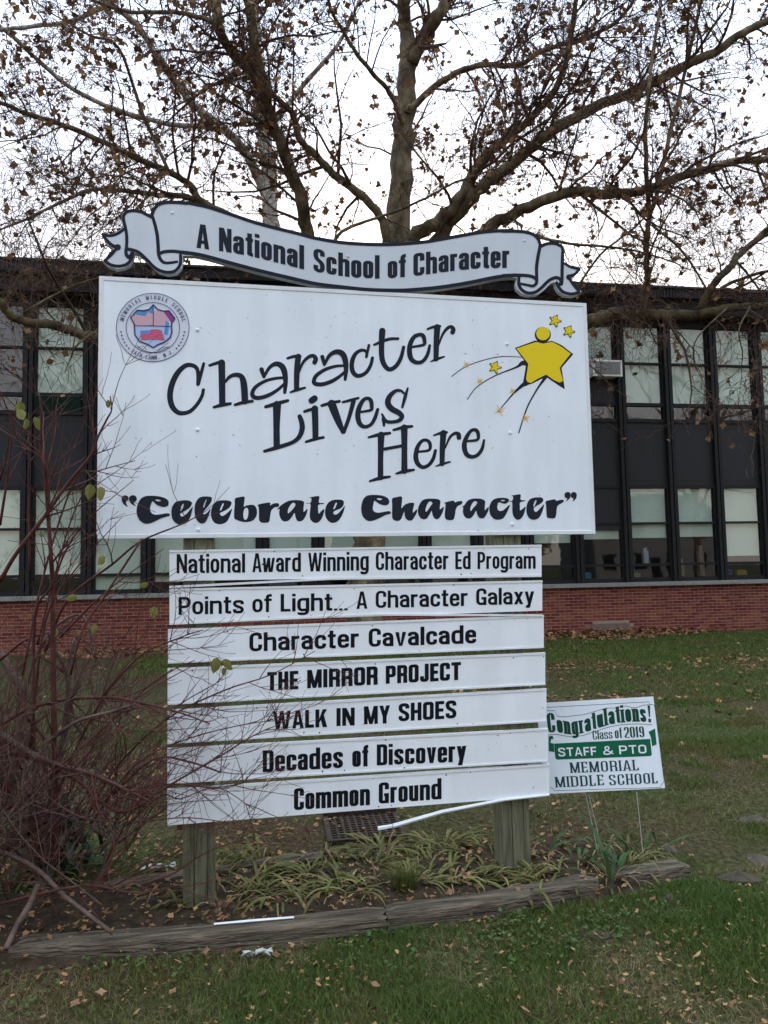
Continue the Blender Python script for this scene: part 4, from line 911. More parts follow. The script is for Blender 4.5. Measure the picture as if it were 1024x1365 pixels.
tg = 'timbers edging the planting bed'
def gp(px, py): p = atZ(px, py); return (p.x, p.y)
timber([gp(14, 1290), gp(160, 1281), gp(330, 1268), gp(517, 1246)], .115, .078, 'long grey weathered timber edging the bed below the left post', 1, group=tg)
timber([gp(519, 1243), gp(640, 1228), gp(740, 1209), gp(800, 1196)], .11, .078, 'shorter grey timber edging the bed in front of the right post', 2, group=tg)
timber([gp(836, 1190), gp(920, 1172)], .12, .07, 'short stub of grey timber at the right end of the bed', 3, group=tg)
timber([(-1.25, .30), (-.55, .40), (.42, .47)], .09, .055, 'half buried brown timber along the back of the bed behind the posts', 4, group=tg)
# slabs and stones
def slab(px, py, lx, ly, h, rz, label, seed):
    rs = random.Random(seed); p = atZ(px, py); b = MB(); k = 9
    ring = []
    for j in range(k):
        a = 2*math.pi*j/k; r = rs.uniform(.55, 1.1); ring.append((math.cos(a)*lx*.42*r, math.sin(a)*ly*.42*r))
    for z, s_ in ((-.02, 1.0), (h*.7, 1.0), (h, .88)):
        for x, y in ring: b.v.append((x*s_, y*s_, (z+(rs.uniform(-.006, .006) if z > 0 else 0)+x*.10*(z > 0)+y*.15*(z > 0))*.34))
    for a in range(2):
        for j in range(k): b.f.append((a*k+j, a*k+(j+1) % k, (a+1)*k+(j+1) % k, (a+1)*k+j)); b.mi.append(0)
    b.v.append((0, 0, h+.004)); c = len(b.v)-1
    for j in range(k): b.f.append((2*k+j, 2*k+(j+1) % k, c)); b.mi.append(0)
    o = link('stone_slab', b.mesh('stone_slab', M['stone'])); o.location = p; o.rotation_euler.z = rz; return tag(o, label, 'stone', 'stones lying in the lawn beside the bed')
slab(893, 1203, .20, .13, .035, .4, 'broken stone piece just under the timber stub at the right end of the bed', 1)
slab(985, 1175, .24, .10, .05, -.5, 'grey elongated stone by the right edge of the picture below the two flat ones', 2)
slab(890, 1133, .16, .14, .02, .2, 'flat stone flush with the grass behind the timber stub', 3)
slab(1010, 1146, .22, .20, .025, .3, 'large flat brown stone at the right edge of the picture', 4)
slab(1005, 1094, .22, .16, .02, 0, 'farthest flat stone at the right edge above the other stones', 5)
slab(795, 1247, .22, .09, .02, -.45, 'thin flat stone sunk in the foreground lawn below the iris clump', 6)
slab(900, 1222, .10, .06, .03, -.5, 'small dark stone chip in front of the timber stub', 7)
# white trim strip lying on the timber, scraps
b = MB(); P = [(-.70, -.268, .0), (-.52, -.279, .001), (-.37, -.287, .0)]
p0 = Vector(P[0]); b.tube([Vector(p)-p0 for p in P], [.005, .006, .005], 4)
o = link('fallen_trim', b.mesh('fallen_trim', M['trim'])); o.location = p0+Vector((0, 0, .086)); tag(o, 'white strip of sign edging lying on top of the long front timber', 'trim strip')
def scrap(px, py, L_, wd, n, label, z=.02, seed=0):
    rs = random.Random(seed); p = atZ(px, py, z); b = MB()
    for i in range(n):
        x = rs.uniform(-L_/2, L_/2); y = rs.uniform(-wd/2, wd/2); s_ = rs.uniform(.010, .026)
        a = rs.uniform(0, 6); q = [Vector((x+s_*math.cos(a+t)*rs.uniform(.6, 1.4), y+s_*math.sin(a+t)*.7, rs.uniform(0, .018))) for t in (0, 1.4, 3, 4.4)]
        b.face(q); b.face([v-Vector((0, 0, .004)) for v in reversed(q)])
    o = link('paper_scrap', b.mesh('paper_scrap', M['paper'])); o.location = p; return tag(o, label, 'litter')
scrap(345, 1272, .11, .03, 10, 'crumbled white litter lying against the long front timber', seed=1)
scrap(212, 1156, .16, .02, 16, 'torn white strip of litter on the soil left of the left post', seed=2)
# drain grate
ga, gb, gc, gd = [atZ(*p) for p in ((430, 1093), (520, 1087), (543, 1118), (447, 1127))]
gcn = (ga+gb+gc+gd)/4; gl = .46; gang = math.atan2(gb.y-ga.y, gb.x-ga.x)
dr = empty('drain_grate', (gcn.x, gcn.y, 0), 'rusty iron storm drain grate set in the soil behind the sign', 'drain grate', rz=gang)
b = MB(); h_ = gl/2
b.box(-h_, h_, -h_, -h_+.03, -.02, .028); b.box(-h_, h_, h_-.03, h_, -.02, .05); b.box(-h_, -h_+.03, -h_+.03, h_-.03, -.02, .027); b.box(h_-.03, h_, -h_+.03, h_-.03, -.02, .027)
b.build('rim', M['iron'], dr, local=True)
b = MB(); b.face([(-h_, -h_, .008), (h_, -h_, .008), (h_, h_, .008), (-h_, h_, .008)]); b.build('pit', M['hole'], dr, local=True)
bm_ = MB(); bm_.box(-h_+.03, h_-.03, -.007, .007, .009, .024); cross = bm_.mesh('bar', M['iron'])
bm_ = MB(); bm_.box(-.0065, .0065, -h_+.03, h_-.03, .009, .0235); longb = bm_.mesh('bar', M['iron'])
for i in range(9):
    t = -h_+.03+(gl-.06)*(i+1)/10
    inst('bar', cross, (0, t, 0), dr); inst('bar', longb, (t, 0, 0), dr)

# ------------------------------------------------------------------ strap-leaved plants
def blade_mesh(nm, L_, wd, bend, mt, seed, fold=.25):
    rs = random.Random(seed); b = MB(); n = 7; x = z = 0; a = R_(70+rs.uniform(-8, 8)); tw = rs.uniform(-.4, .4)
    for i in range(n+1):
        t = i/n; ww = wd*(.75+.5*t*(1-t)*2)*(1 if t < .8 else max(.08, (1-t)/.2)); yo = tw*t*t*L_*.25
        b.v += [(x, yo-ww/2, z), (x-ww*fold*math.sin(a)*.5, yo, z-ww*fold*.3), (x, yo+ww/2, z)]
        x += L_/n*math.cos(a); z = max(.004, z+L_/n*math.sin(a)); a -= bend/n*(1+t*.9)
    for i in range(n):
        for j in range(2): b.f.append((i*3+j, i*3+j+1, i*3+j+4, i*3+j+3)); b.mi.append(0)
    return b.mesh(nm, mt, True)
IR = [blade_mesh('leaf', l, w_, bd, M['iris'], i) for i, (l, w_, bd) in enumerate(((.26, .021, .9), (.23, .019, 1.8), (.28, .020, 2.5), (.20, .022, 1.3)))]
DL = [blade_mesh('leaf', l, w_, bd, M['daylily'], 10+i) for i, (l, w_, bd) in enumerate(((.24, .011, 2.2), (.28, .012, 2.8), (.20, .010, 3.2), (.26, .011, 3.6)))]
DR = [blade_mesh('leaf', l, w_, bd, M['straw'], 20+i, .1) for i, (l, w_, bd) in enumerate(((.22, .008, 3.0), (.26, .009, 3.8), (.18, .009, 2.6)))]
def clump(x, y, n, kinds, label, cat, name, group, rad=.05, dirb=None, sc=1.0, seed=0, dry=.2):
    rs = random.Random(seed); r = empty(name, (x, y, .03), label, cat, group)
    for i in range(n):
        me = rs.choice(DR if rs.random() < dry else kinds); o = bpy.data.objects.new('leaf', me); COL.objects.link(o); o.parent = r
        a = rs.uniform(0, 6.283) if dirb is None else dirb+rs.gauss(0, .8); rr_ = rs.uniform(0, rad)
        o.location = (rr_*math.cos(a), rr_*math.sin(a)*.6, rs.uniform(-.02, .005)); o.rotation_euler = (rs.uniform(-.2, .2), rs.uniform(-.25, .35), a)
        s_ = sc*rs.uniform(.55, 1.2); o.scale = (s_*rs.uniform(.8, 1.2), s_*rs.uniform(.7, 1.1), s_*(rs.uniform(.32, .9) if kinds is DL else rs.uniform(.8, 1.1)))
    return r
dlg = 'yellowing daylily clumps in the bed'
spots = [(300, 1175, 'first daylily clump to the right of the left post, beside the back timber'), (350, 1200, 'flopped daylily clump just behind the long front timber near its middle'), (400, 1180, 'daylily clump in the middle of the bed under the last slat'),
 (455, 1190, 'daylily clump just left of the fine green grass tuft'), (500, 1150, 'daylily clump in front of the drain grate'), (560, 1160, 'dense daylily clump midway between drain grate and right post'),
 (600, 1190, 'daylily clump behind the shorter front timber'), (625, 1150, 'daylily clump at the back of the bed left of the right post'), (655, 1185, 'daylily clump touching the left side of the right post'), (585, 1135, 'rearmost daylily clump beside the grate'),
 (690, 1195, 'daylily clump in front of the right post'), (735, 1190, 'daylily clump right of the right post at the front timber'), (20, 1195, 'daylily clump under the red twig shrub at the left edge'), (215, 1200, 'small daylily clump left of the left post')]
for i, (px, py, lb) in enumerate(spots):
    p = atZ(px, py); clump(p.x, p.y, 46 if 4 <= i <= 11 else 26, DL, lb, 'daylily', 'daylily_clump', dlg, .13, seed=i, sc=1.15, dry=.28, dirb=(2.9 if i % 2 else .2) if i < 12 else None)
rs0 = random.Random(4)
for i in range(14):
    p = atZ(300+27*i+rs0.uniform(-10, 10), 1215-(i*27/27)*2.4-(i % 3)*26); clump(p.x, p.y, 58, DL, 'yellowing daylily clump in the %s row of the bed, %s from the left post' % (('front', 'middle', 'back')[i % 3], ('first', 'second', 'third', 'fourth', 'fifth')[i//3]), 'daylily', 'daylily_clump', dlg, .15, seed=100+i, sc=1.15, dry=.25, dirb=rs0.choice((2.9, .2, -.6)))
for i, (px, py, lb) in enumerate(((322, 1212, 'daylily clump hard against the long timber just right of the left post'), (395, 1212, 'daylily clump against the long timber right of the fallen white strip'), (450, 1206, 'daylily clump against the long timber left of the timber joint'), (505, 1200, 'daylily clump right behind the joint of the two front timbers'), (430, 1160, 'daylily clump just in front of the left corner of the drain grate'), (765, 1180, 'daylily clump filling the corner behind the right end of the shorter timber'), (830, 1165, 'daylily clump mixed with iris behind the timber stub'))):
    p = atZ(px, py); clump(p.x, p.y, 48, DL, lb, 'daylily', 'daylily_clump', dlg, .15, seed=200+i, sc=1.05, dry=.3, dirb=(.3, 2.8)[i % 2])
irg = 'iris clumps beside the right post'
for i, (px, py, lb, n) in enumerate(((728, 1150, 'upright grey green iris fan right beside the right post', 18), (800, 1140, 'broad leaved iris clump behind the yard sign stakes', 22), (815, 1185, 'iris clump sprawling over the gap between the front timbers', 30), (852, 1150, 'browning iris clump below the right corner of the yard sign', 28), (770, 1165, 'half dead iris clump between post and yard sign stakes', 28))):
    p = atZ(px, py); clump(p.x, p.y, n, IR, lb, 'iris', 'iris_clump', irg, .12, seed=40+i, sc=1.0, dry=.55)
# fine grass tuft
tr_p = atZ(540, 1200); b = MB(); rs = random.Random(3)
for i in range(420):
    a = rs.uniform(0, 6.28); l = rs.uniform(.08, .17); r0 = rs.uniform(0, .05); x, y = r0*math.cos(a), r0*math.sin(a)*.7; ou = rs.uniform(.3, 1.1)*l
    p = Vector((x, y, 0)); m_ = p+Vector((math.cos(a)*ou*.35, math.sin(a)*ou*.3, l*.7)); e = p+Vector((math.cos(a)*ou, math.sin(a)*ou*.8, l*.85)); s_ = Vector((-math.sin(a), math.cos(a), 0))*.0015
    b.face([p-s_, p+s_, m_+s_*.7, m_-s_*.7]); b.face([m_-s_*.7, m_+s_*.7, e])
o = link('grass_tuft', b.mesh('grass_tuft', M['grass'])); o.location = tr_p+Vector((0, 0, .03)); tag(o, 'fine bladed green grass tuft among the daylilies behind the front timber', 'grass tuft')
# dark evergreen under the shrub
root = empty('evergreen_plant', atZ(62, 1175), 'dark green broad leaved plant under the red twig shrub', 'plant')
evm = mat('evergreen_leaf', (.030, .055, .028), .5, objrand=.3)
EV = [blade_mesh('leaf', .13, .026, b_, evm, 60+i) for i, b_ in enumerate((.8, 1.5, 2.2))]
rs = random.Random(9)
for i in range(290):
    o = bpy.data.objects.new('leaf', rs.choice(EV)); COL.objects.link(o); o.parent = root; a = rs.uniform(0, 6.28); r0 = abs(rs.gauss(0, .16))
    o.location = (r0*math.cos(a), r0*math.sin(a)*.6+.1, rs.uniform(.0, .34)*(1-r0)); o.rotation_euler = (rs.uniform(-.5, .5), rs.uniform(-.3, .9), rs.uniform(0, 6.28)); s_ = rs.uniform(.7, 1.3); o.scale = (s_,)*3

# ------------------------------------------------------------------ leaves on the ground
def leaf_arrays(P, size, r, flat=.35, lobes=5):
    """n crumpled leaves: star of triangles round a centre"""
    n = len(P); k = 8; V = np.zeros((n, k+1, 3)); a0 = r.uniform(0, 6.28, n)
    tilt = r.normal(0, flat, (n, 2)); curl = r.uniform(.1, .6, n)*r.choice([-1, 1], n)
    V[:, 0] = P; sz = size if hasattr(size, '__len__') else np.full(n, size)
    for j in range(k):
        a = a0+2*np.pi*j/k; rad = sz*np.where(j % 2 == 0, 1.0, .62)*r.uniform(.75, 1.15, n)*.5
        dx, dy = rad*np.cos(a), rad*np.sin(a)*.85
        V[:, j+1, 0] = P[:, 0]+dx; V[:, j+1, 1] = P[:, 1]+dy
        V[:, j+1, 2] = P[:, 2]+dx*tilt[:, 0]+dy*tilt[:, 1]+curl*rad*np.where(j % 3 == 0, .9, .25)
    F = np.array([[0, 1+j, 1+(j+1) % k] for j in range(k)]); F = (F[None]+(np.arange(n)*(k+1))[:, None, None]).reshape(-1, 3)
    return V.reshape(-1, 3), F
def scatter(n, x0, x1, y0, y1, dens):
    out_ = []
    while sum(len(o) for o in out_) < n:
        x = rng.uniform(x0, x1, n*3); y = rng.uniform(y0, y1, n*3); k = rng.uniform(0, 1, n*3) < dens(x, y); out_.append(np.stack([x[k], y[k]], 1))
    return np.concatenate(out_)[:n]
def wall_y(x): return 12+np.tan(-.0418)*x
LP = [np.c_[scatter(9000, -4, 10.2, 10.0, 11.9, lambda x, y: (y < wall_y(x)-.04)*(y > wall_y(x)-1.5+.8*noise2(x, y, .9, 1)+.17*np.clip(x-6.5, 0, 9))*(.25+.75*(y > wall_y(x)-.8))*(1-.9*(x > 9.2))), np.zeros(9000)],
      np.c_[scatter(1500, 2, 12, 4.2, 7.6, lambda x, y: np.clip(noise2(x, y, 1.1, 2)*1.7-.5, 0, 1)), np.zeros(1500)],
      np.c_[scatter(700, -4, 12, 1, 11, lambda x, y: np.clip(noise2(x, y, .8, 5)*1.5-.4, 0, 1)), np.zeros(700)],
      np.c_[scatter(1500, -3.2, 1.8, -.25, 3.2, lambda x, y: np.clip(noise2(x, y, .5, 6)*1.3-.1-.25*(x > .3), 0, 1)), np.zeros(1500)],
      np.c_[scatter(2600, -1.8, 2.2, -1.7, -.3, lambda x, y: np.clip(noise2(x, y, .3, 16)*1.3-.2+.2*x, 0.05, 1)), np.zeros(2600)],
      np.c_[scatter(2200, -1.6, 1.2, -.26, .4, lambda x, y: x*0+1), np.zeros(2200)],
      np.c_[scatter(600, -2.8, -.3, -.45, 1.2, lambda x, y: np.clip(noise2(x, y, .4, 6)*1.3, 0, 1)), np.zeros(600)]]
for q_, s_ in zip(LP, (.03, .02, .02, .045, .03, .09, .045)): q_[:, 2] = rng.uniform(.005, s_, len(q_))
LP[0][:, 2] += .22*np.clip(LP[0][:, 1]-(wall_y(LP[0][:, 0])-.6), 0, 1)*rng.uniform(.1, 1, len(LP[0]))
P = np.concatenate(LP); szs = np.concatenate([rng.uniform(.05, .13, 9000), rng.uniform(.04, .10, 1500), rng.uniform(.04, .10, 700), rng.uniform(.015, .045, 1500), rng.uniform(.006, .026, 2600), rng.uniform(.010, .04, 2200), rng.uniform(.012, .045, 600)])
V, F = leaf_arrays(P, szs, rng); tag(link('leaf_litter', np_mesh('leaf_litter', V, F, M['litter'])), 'brown fallen leaves drifted along the brick wall and strewn over the lawn', 'leaf litter', kind='stuff')
# single leaves that show large in the foreground
bl = []
for i in range(4):
    r_ = np.random.default_rng(50+i); V, F = leaf_arrays(np.zeros((1, 3)), .06, r_, .3); 
    me = np_mesh('fallen_leaf', V, F, M['bigleaf']); bl.append(me)
lf = [(58,1385,1),(643,1218,1.1),(795,1163,.9),(870,1205,1.2),(850,1222,.8),(818,1200,1),(905,1210,.9),(760,1290,.9),(720,1235,.8),(530,1275,.9),(545,1268,.7),(865,1250,.9),(985,1207,1.1),(972,1240,.8),(928,1280,1.2),(940,1268,.7),(748,1305,1.1),(700,1355,1.1),(918,1355,1),(1003,1312,1.1),
      (425,1318,1.2),(350,1335,1.1),(500,1322,.9),(620,1270,.8),(275,1275,1.3),(880,1287,.8),(700,1270,.9),(960,1340,.9),(1000,1150,1),(580,1350,.8),(230,1330,1.2),(180,1275,1.2),(135,1330,1.3),(100,1345,1.2),(640,1320,.8),(835,1330,.9),(310,1112,.9),(355,1110,.9),(345,1120,.8),(620,1120,.9),(605,1118,.8),(735,1090,.8),(820,1290,.8)]
rs = random.Random(12)
ORD = ['first', 'second', 'third', 'fourth', 'fifth', 'sixth', 'seventh', 'eighth', 'ninth', 'tenth', 'eleventh', 'twelfth', 'thirteenth', 'fourteenth', 'fifteenth', 'sixteenth']
def band(py): return ('on the soil behind the sign' if py < 1130 else 'on or beside the bed timbers' if py < 1232 else 'on the grass strip just before the timbers' if py < 1292 else 'on the nearest lawn')
bands = {}
for px, py, s_ in sorted(lf): bands.setdefault(band(py), []).append((px, py, s_))
for i, (px, py, s_) in enumerate(lf):
    p = atZ(px, min(py, 1362), .012); o = bpy.data.objects.new('fallen_leaf', rs.choice(bl)); COL.objects.link(o); o.location = p; o.location.z = .035; o.rotation_euler = (rs.uniform(-.5, .5), rs.uniform(-.5, .5), rs.uniform(0, 6.28)); k = s_*rs.uniform(.45, .85); o.scale = (k, k*rs.uniform(.6, 1), k)
    tag(o, 'tan fallen leaf %s, %s from the left' % (band(py), ORD[bands[band(py)].index((px, py, s_))]), 'fallen leaf', 'single fallen leaves around the bed')

# ------------------------------------------------------------------ grass
def blades(P, h, wd, r, lean=.5):
    n = len(P); a = r.uniform(0, 6.283, n); ln = r.uniform(.1, lean, n)*h; face = r.uniform(0, 6.283, n)
    d = np.stack([np.cos(a)*ln, np.sin(a)*ln, h], 1); s_ = np.stack([np.cos(face), np.sin(face), np.zeros(n)], 1)*(wd[:, None]/2)
    base = np.c_[P, np.full(n, -.003)]; mid = base+d*np.array([.35, .35, .6]); tip = base+d*np.array([1, 1, .92])
    V = np.stack([base-s_, base+s_, mid+s_*.8, mid-s_*.8, tip], 1).reshape(-1, 3)
    F = np.array([[0, 1, 2], [0, 2, 3], [3, 2, 4]]); F = (F[None]+(np.arange(n)*5)[:, None, None]).reshape(-1, 3); return V, F
def in_bed(x, y): return (x > -2.7) & (x < 1.25+.1*noise2(x, y, .2, 1)) & (y > -.27) & (y < .42)
def on_timber(x, y):
    yf = np.interp(x, [-1.5, -1.06, -.5, .03, .5, .95, 1.25, 1.6], [-.27, -.32, -.34, -.34, -.31, -.25, -.2, -.1]); return (x > -1.5) & (x < 1.6) & (y > yf) & (y < yf+.14)
def gdens(x, y):
    n1 = noise2(x, y, .33, 11)*.6+noise2(x, y, .11, 12)*.4; n2 = noise2(x, y, 1.3, 13)
    d = np.clip((n1-.42)*2.8+(n2-.45)*1.0, .05, 1)
    d = np.where((y > -.2) & (y < 3.4), d*np.clip(.10+(x-.6)*.5, .10, 1)*.55, d)
    d = np.where((x < -.6) & (y < -.3), d*np.clip((x+1.7)*.6, .08, 1), d)
    return np.where(in_bed(x, y) | on_timber(x, y), 0, d)
sets = [(62000, -2.2, 1.9, -1.75, -.2, .022, .055, .0030), (78000, -2.6, 4.6, .3, 4.2, .02, .05, .0045), (62000, -1, 8.5, 3.9, 8, .025, .06, .008), (45000, -2.5, 12.5, 8, 11.2, .03, .07, .014), (9000, 1.2, 2.6, -.6, .5, .02, .06, .0032)]
GV = []; GF = []; off = 0
for n, x0, x1, y0, y1, h0, h1, wd in sets:
    dn_f = gdens if y1 < 4.3 else (lambda x, y: np.clip(noise2(x, y, .9, 21)*.8+noise2(x, y, .3, 22)*.6-.15+(y > 7.3)*.35-(y < 5.8)*.2, .06, 1))
    P = scatter(n, x0, x1, y0, y1, dn_f); hh = rng.uniform(h0, h1, n)*(.5+.7*noise2(P[:, 0], P[:, 1], .25, 30))
    V, F = blades(P, hh, rng.uniform(.6, 1.2, n)*wd, rng, 1.0); GV.append(V); GF.append(F+off); off += len(V)
tag(link('lawn_grass', np_mesh('lawn_grass', np.concatenate(GV), np.concatenate(GF), M['grass'])), 'patchy green lawn grass', 'grass', kind='stuff')
GV = []; GF = []; off = 0
for n, x0, x1, y0, y1, wd in ((60000, -2.2, 2.4, -1.75, -.1, .0026), (42000, -2.6, 4.8, .3, 4.8, .004), (14000, 0, 9, 4.5, 8, .008)):
    P = scatter(n, x0, x1, y0, y1, lambda x, y: np.where(on_timber(x, y) , 0, np.clip(1.2-noise2(x, y, .33, 11)*.7-noise2(x, y, 1.3, 13)*.6, .1, 1)))
    V, F = blades(P, rng.uniform(.008, .03, n), rng.uniform(.6, 1.2, n)*wd, rng, 3.0); GV.append(V); GF.append(F+off); off += len(V)
tag(link('dry_thatch', np_mesh('dry_thatch', np.concatenate(GV), np.concatenate(GF), M['drygrass'])), 'dry brown thatch between the green blades', 'thatch', kind='stuff')
# low clover and weeds along the front timber
P = scatter(700, -1.5, 1.3, -.75, -.28, lambda x, y: np.clip(noise2(x, y, .16, 41)*1.6-.5, .03, 1)*(~on_timber(x, y))); P = np.c_[P, rng.uniform(.015, .05, len(P))]
V, F = leaf_arrays(P, rng.uniform(.012, .026, len(P)), rng, .4); tag(link('clover_patch', np_mesh('clover_patch', V, F, mat('clover_leaf', (.050, .080, .020), .6, island=.35))), 'low green clover and weeds in front of the long timber', 'weeds', kind='stuff')
# ------------------------------------------------------------------ trees
def px_path(pts, Y0, Y1, extra=None):
    """photo-traced limb as a real 3D path: depth runs from Y0 to Y1 with gentle waves"""
    n = len(pts); out_ = []
    L_ = [0]
    for i in range(1, n): L_.append(L_[-1]+math.hypot(pts[i][0]-pts[i-1][0], pts[i][1]-pts[i-1][1]))
    for i, p in enumerate(pts):
        t = L_[i]/L_[-1]; Y = Y0+(Y1-Y0)*t+.25*math.sin(t*7+pts[0][0])*min(1, t*3); out_.append((atY(p[0], p[1], Y), Y))
    return [o[0] for o in out_]
def limb_pts(pts, w0, w1, Y0, Y1):
    P = px_path(pts, Y0, Y1); C_ = catmull([tuple(p) for p in P], False, 5); C_ = [Vector(c) for c in C_]
    n = len(C_); R2 = []
    for i, c in enumerate(C_):
        t = i/(n-1); r = (w0+(w1-w0)*t)/2*mpp(c); R2.append(r*(1+.06*math.sin(i*2.3)))
        if 0 < i < n-1: C_[i] = c+Vector((random.uniform(-1, 1), random.uniform(-1, 1), random.uniform(-1, 1)))*r*.22
    return C_, R2
TR = random.Random(21)
def rvec(): 
    v = Vector((TR.gauss(0, 1), TR.gauss(0, 1), TR.gauss(0, 1))); return v.normalized()
def grow(mb, p, d, L_, r, lev, tips, up=.15, bound=None):
    n = 5 if lev > 0 else 4; pts = [p.copy()]; rad = [r]; q = p.copy(); d = d.normalized()
    for i in range(n):
        d = (d+rvec()*.30+Vector((0, 0, up*.25))).normalized()
        if bound and (bound(q+d*L_/n)): d.y = -abs(d.y); d.normalize()
        q = q+d*(L_/n); pts.append(q.copy()); rad.append(r*(1-.72*(i+1)/n))
    mb.tube(pts, rad, 5 if r > .02 else 3, cap=False)
    if lev > 0:
        k = {3: 5, 2: 5, 1: 4}[lev]
        for j in range(k):
            t = (j+TR.uniform(.2, .9))/k*n; i = min(n-1, int(t)); a = pts[i].lerp(pts[i+1], t-i)
            dd = (pts[i+1]-pts[i]).normalized(); s_ = rvec(); s_ = (s_-dd*s_.dot(dd)).normalized()
            nd = dd*TR.uniform(.35, .9)+s_*TR.uniform(.5, .9)
            grow(mb, a, nd, L_*TR.uniform(.38, .62), max(.0048, rad[i]*.5), lev-1, tips, up, bound)
    else: tips.append((pts[-1], d)); tips.append((pts[2], d))
def build_tree(root, limbs, bark, spawn, leafn, bound, name_leaf='leaf', parts_n=150, leafsize=(.07, .165), twigmat='twig'):
    """limbs: (name, pts, w0, w1, Y0, Y1, twig density, up)"""
    tips = []; tw = MB()
    for nm, pts, w0, w1, Y0, Y1, dens, up in limbs:
        C_, R2 = limb_pts(pts, w0, w1, Y0, Y1); b = MB(); b.tube(C_, R2, 10 if w0 > 14 else 7); b.build(nm, bark, root, smooth=True)
        if dens <= 0: continue
        tot = sum((C_[i+1]-C_[i]).length for i in range(len(C_)-1)); acc = 0; nxt = TR.uniform(0, .3)
        for i in range(len(C_)-1):
            sg = (C_[i+1]-C_[i]); l = sg.length; t_ = i/(len(C_)-1)
            while nxt < acc+l:
                a = C_[i]+sg*((nxt-acc)/l); dd = sg.normalized(); s_ = rvec(); s_ = (s_-dd*s_.dot(dd)).normalized()
                if (nm != 'trunk' or t_ > .7) and (nm == 'trunk' or t_ > .30 or Y0 < 9.3 or TR.random() < .15):
                    L_ = TR.uniform(.7, 2.7)*(1-.35*t_); grow(tw, a, dd*.6+s_, L_, min(R2[i]*.45, .008+.012*L_), 3 if L_ > 1.1 else 2, tips, up, bound)
                nxt += spawn/dens*TR.uniform(.6, 1.4)
            acc += l
        grow(tw, C_[-1], (C_[-1]-C_[-2]), TR.uniform(.8, 1.4), R2[-1]*.9, 3, tips, up, bound)
    o = tw.build('twigs', M[twigmat], root); o['kind'] = 'stuff'
    TR.shuffle(tips); tips = [t for t in tips if t[0].z > 7.2 or TR.random() < .35][:leafn]
    extra = []
    for t in tips:
        if TR.random() < .22:
            for _ in range(TR.randrange(1, 4)): extra.append((t[0]+rvec()*.07, t[1]))
    tips += extra
    r_ = np.random.default_rng(5)
    tips.sort(key=lambda t: (t[0]-CAM_LOC).length)
    near = []; rest = []
    for t in tips:
        d = t[0]-CAM_LOC; z = d.dot(CF); x = 512+FOC*d.dot(CR)/z; y = 682-FOC*d.dot(CU)/z
        (near if len(near) < parts_n and -10 < x < 1034 and -10 < y < 560 else rest).append(t)
    def hang(P, sizes):
        V, F = leaf_arrays(np.zeros((len(P), 3)), sizes, r_, .2); k = 9
        V = V.reshape(len(P), k, 3); yaw = r_.uniform(0, 6.28, len(P)); pit = r_.uniform(.6, 1.9, len(P))
        cp, sp = np.cos(pit), np.sin(pit); cy, sy = np.cos(yaw), np.sin(yaw)
        x, y, z = V[..., 0], V[..., 1], V[..., 2]; y2 = y*cp[:, None]-z*sp[:, None]; z2 = y*sp[:, None]+z*cp[:, None]
        X = x*cy[:, None]-y2*sy[:, None]; Y = x*sy[:, None]+y2*cy[:, None]
        return np.stack([X, Y, z2], 2), F
    if near:
        base = []
        for i in range(5):
            V, F = hang(np.zeros((1, 3)), np.array([.105])); base.append(np_mesh(name_leaf, V.reshape(-1, 3), F, M['deadleaf']))
        rw = bpy_world.get(root, Matrix()).inverted()
        for p, d in near:
            o = bpy.data.objects.new(name_leaf, TR.choice(base)); COL.objects.link(o); o.parent = root; o.location = rw @ (p-Vector((0, 0, .04))); o.rotation_euler = (TR.uniform(-.5, .5), TR.uniform(-.5, .5), TR.uniform(0, 6.28)); s_ = TR.uniform(.6, 1.25); o.scale = (s_,)*3
    if rest:
        P = np.array([tuple(t[0]) for t in rest]); P[:, 2] -= .04; sz = r_.uniform(*leafsize, len(P)); V, F = hang(P, sz); V = V+P[:, None]
        o = link('leaves', np_mesh('leaves', V.reshape(-1, 3), F, M['deadleaf']), root); o['kind'] = 'stuff'
    return tips
wallb_ = lambda p: p.y > 11.2 and p.z < 8.2
A0 = atY(488, 876, 10.2)
tA = empty('sycamore_tree', (A0.x, A0.y, 0), 'large sycamore with a mottled trunk rising behind the scroll banner, few dead leaves left', 'tree')
